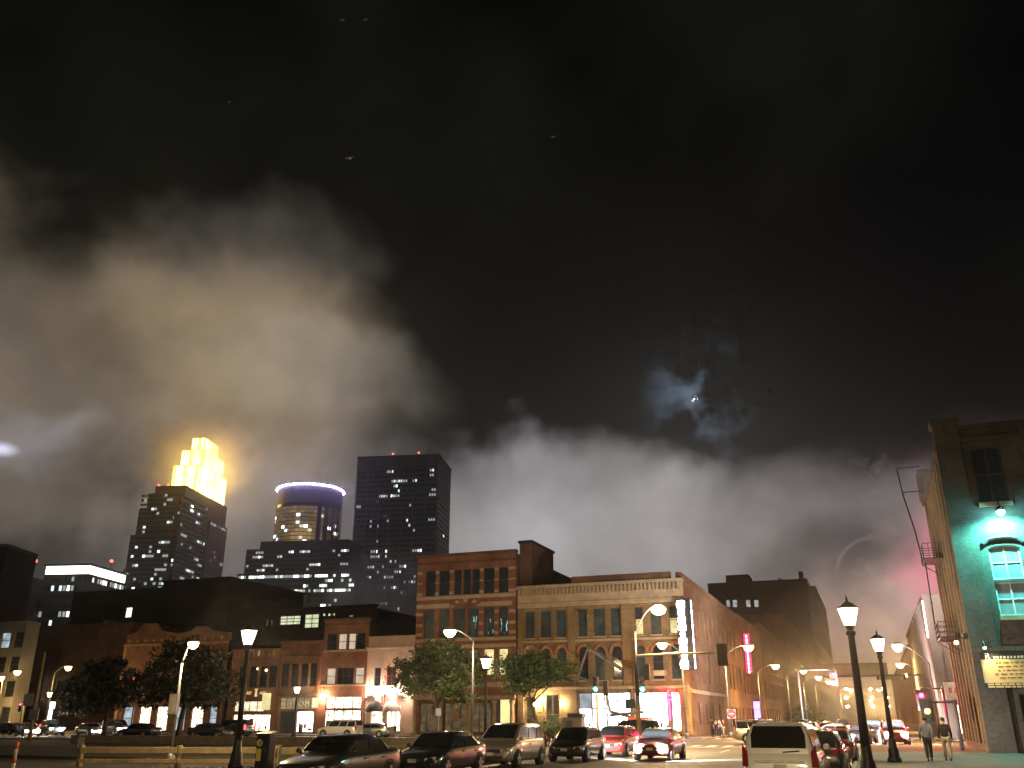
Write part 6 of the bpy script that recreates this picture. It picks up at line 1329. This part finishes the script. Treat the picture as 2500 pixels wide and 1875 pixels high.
# ------------------------------------------------------------------ people
M_skin = mat('skin', (.42,.26,.18), .6); M_hair = mat('hair', (.02,.016,.012), .7)
def person(x, y, rz, h, shirt, trousers, pose, label, z=.13, group='pedestrians', simple=False):
    o = thing('person', label, 'person', (x, y, z), rz, group); s_ = h/1.76
    st, sw = pose
    J = {'hipc':(0,0,.94),'waist':(0,.0,1.10),'chest':(0,.02,1.36),'neck':(0,.01,1.50),'head0':(0,.02,1.58),'head1':(0,.03,1.68)}
    for sd, sg_ in (('l',-1),('r',1)):
        f_ = st*sg_; J.update({'hip'+sd:(sg_*.095,0,.90),'knee'+sd:(sg_*.10,f_*.16+.03,.50),'ank'+sd:(sg_*.10,f_*.30-.03,.10),'toe'+sd:(sg_*.12,f_*.30+.13,.045),
            'sho'+sd:(sg_*.185,0,1.43),'elb'+sd:(sg_*.25,-f_*.10*sw-.02,1.14),'wri'+sd:(sg_*.255,-f_*.22*sw+.08,.90),'han'+sd:(sg_*.25,-f_*.24*sw+.11,.81)})
    def skin(name, edges, rad, m_, root):
        names = []; 
        for a, b_ in edges:
            for q_ in (a, b_):
                if q_ not in names: names.append(q_)
        me = bpy.data.meshes.new(name); me.from_pydata([tuple(c*s_ for c in J[q_]) for q_ in names], [(names.index(a), names.index(b_)) for a, b_ in edges], [])
        ob = bpy.data.objects.new(name, me); col.objects.link(ob); ob.parent = o; me.materials.append(m_)
        ob.modifiers.new('skin', 'SKIN')
        if not me.skin_vertices: bm = bmesh.new(); bm.from_mesh(me); bm.verts.layers.skin.verify(); bm.to_mesh(me); bm.free()
        for i, q_ in enumerate(names):
            r_ = rad[q_]; r_ = r_ if isinstance(r_, tuple) else (r_, r_); me.skin_vertices[0].data[i].radius = (r_[0]*s_, r_[1]*s_); me.skin_vertices[0].data[i].use_root = q_ == root
        ob.modifiers.new('sub', 'SUBSURF').render_levels = 2; ob.modifiers['sub'].levels = 2
        return ob
    full = [('hipc','waist'),('waist','chest'),('chest','neck'),('neck','head0'),('head0','head1')]
    rb = {'hipc':(.145,.10),'waist':(.135,.095),'chest':(.165,.11),'neck':.055,'head0':(.075,.09),'head1':(.078,.095)}
    for sd in 'lr':
        full += [('hipc','hip'+sd),('hip'+sd,'knee'+sd),('knee'+sd,'ank'+sd),('ank'+sd,'toe'+sd),('chest','sho'+sd),('sho'+sd,'elb'+sd),('elb'+sd,'wri'+sd),('wri'+sd,'han'+sd)]
        rb.update({'hip'+sd:.088,'knee'+sd:.058,'ank'+sd:.042,'toe'+sd:.04,'sho'+sd:.06,'elb'+sd:.045,'wri'+sd:.03,'han'+sd:(.035,.022)})
    skin('body', full, rb, M_skin, 'hipc')
    g_ = 1.22
    skin('shirt', [('hipc','waist'),('waist','chest'),('chest','shol'),('chest','shor'),('shol','elbl'),('shor','elbr'),('chest','neck')]+([] if simple else [('elbl','wril'),('elbr','wrir')]), {'hipc':(.175,.13),'waist':(.17,.125),'chest':(.195,.135),'neck':.05,'shol':.078,'shor':.078,'elbl':.062,'elbr':.062,'wril':.047,'wrir':.047}, shirt, 'waist')
    skin('trousers', [('hipc','hipl'),('hipc','hipr'),('hipl','kneel'),('hipr','kneer'),('kneel','ankl'),('kneer','ankr')], {'hipc':(.155,.115),'hipl':.108,'hipr':.108,'kneel':.082,'kneer':.082,'ankl':.066,'ankr':.066}, trousers, 'hipc')
    for sd in 'lr':
        q_ = J['ank'+sd]; MB().ball((q_[0]*s_,(q_[1]+.06)*s_,.05*s_), .06*s_, .85, 2.2, .8, 10, 6).build('shoe', M_black, o, True, True)
        hq = J['han'+sd]
        if not simple:
            fg = MB()
            for k in range(4): fg.tube([(hq[0]*s_+.012*0,(hq[1]-.028+.018*k)*s_,(hq[2]-.02)*s_),((hq[0]-.008)*s_,(hq[1]-.026+.018*k)*s_,(hq[2]-.075+.006*abs(k-1.5))*s_),((hq[0]*.96)*s_,(hq[1]-.022+.017*k)*s_,(hq[2]-.105+.008*abs(k-1.5))*s_)], .009*s_, 5)
            fg.tube([(hq[0]*s_,(hq[1]+.02)*s_,(hq[2]+.02)*s_),(hq[0]*.95*s_,(hq[1]+.05)*s_,(hq[2]-.03)*s_)], .010*s_, 5); fg.build('fingers', M_skin, o, True, True)
    MB().ball((0,.012*s_,1.70*s_), .098*s_, .92, 1.08, .98, 14, 8).build('hair', M_hair, o, True, True)
    fc = MB(); fc.ball((0,.118*s_,1.625*s_), .018*s_, 1, 1.3, 1.3, 8, 5); fc.ball((-.09*s_,.02*s_,1.63*s_), .022*s_, .5, 1, 1.4, 8, 5); fc.ball((.09*s_,.02*s_,1.63*s_), .022*s_, .5, 1, 1.4, 8, 5); fc.build('nose_and_ears', M_skin, o, True, True)
    return o
c_den = mat('dark_denim', (.03,.034,.05), .9); c_pale = mat('pale_trousers', (.42,.36,.28), .9); c_blue = mat('grey_blue_shirt', (.16,.19,.27), .85); c_blk = mat('black_jacket', (.014,.013,.013), .8)
x_ = onY(0, 2003, 1600, 46.5)[0]; person(x_, 46.5, .06, 1.82, c_blue, c_den, (.9,.6), 'person in a grey blue shirt and dark jeans walking away')
x_ = onY(0, 2043, 1600, 47.2)[0]; person(x_, 47.2, -.05, 1.80, c_blk, c_pale, (-.7,.5), 'person in a black jacket and pale trousers walking away')
for k, (px0, sh, tr) in enumerate(((1546,'black_jacket','dark_denim'),(1553,'grey_blue_shirt','dark_denim'),(1561,'black_jacket','pale_trousers'),(1538,'black_jacket','dark_denim'))):
    x_ = onY(0, px0, 1560, 97.5+k*.5)[0]; person(x_, 97.5+k*.5, PI_+k*.7, 1.72+.03*k, MATS[sh], MATS[tr], (.2,.3), ['person in black waiting at the side wall of the corner building','person in a grey blue top in the group at the far corner','person in pale trousers at the end of the far corner group','person in black nearest the corner column'][k], group='people at the far corner', simple=True)
# ------------------------------------------------------------------ damp night air
hz = MB().box(-620, 260, -60, 980, -1.2, 262).build('haze', None); hz['kind'] = 'stuff'
hm = bpy.data.materials.new('haze_air'); hm.use_nodes = True; hm.node_tree.nodes.clear(); k = NT(hm.node_tree)
pv = k.n('ShaderNodeVolumePrincipled'); pv.inputs['Color'].default_value = (.92, .92, .92, 1); pv.inputs['Density'].default_value = .00015
pv.inputs['Anisotropy'].default_value = .92
ou = k.n('ShaderNodeOutputMaterial'); hm.node_tree.links.new(pv.outputs[0], ou.inputs['Volume']); hz.data.materials.append(hm)
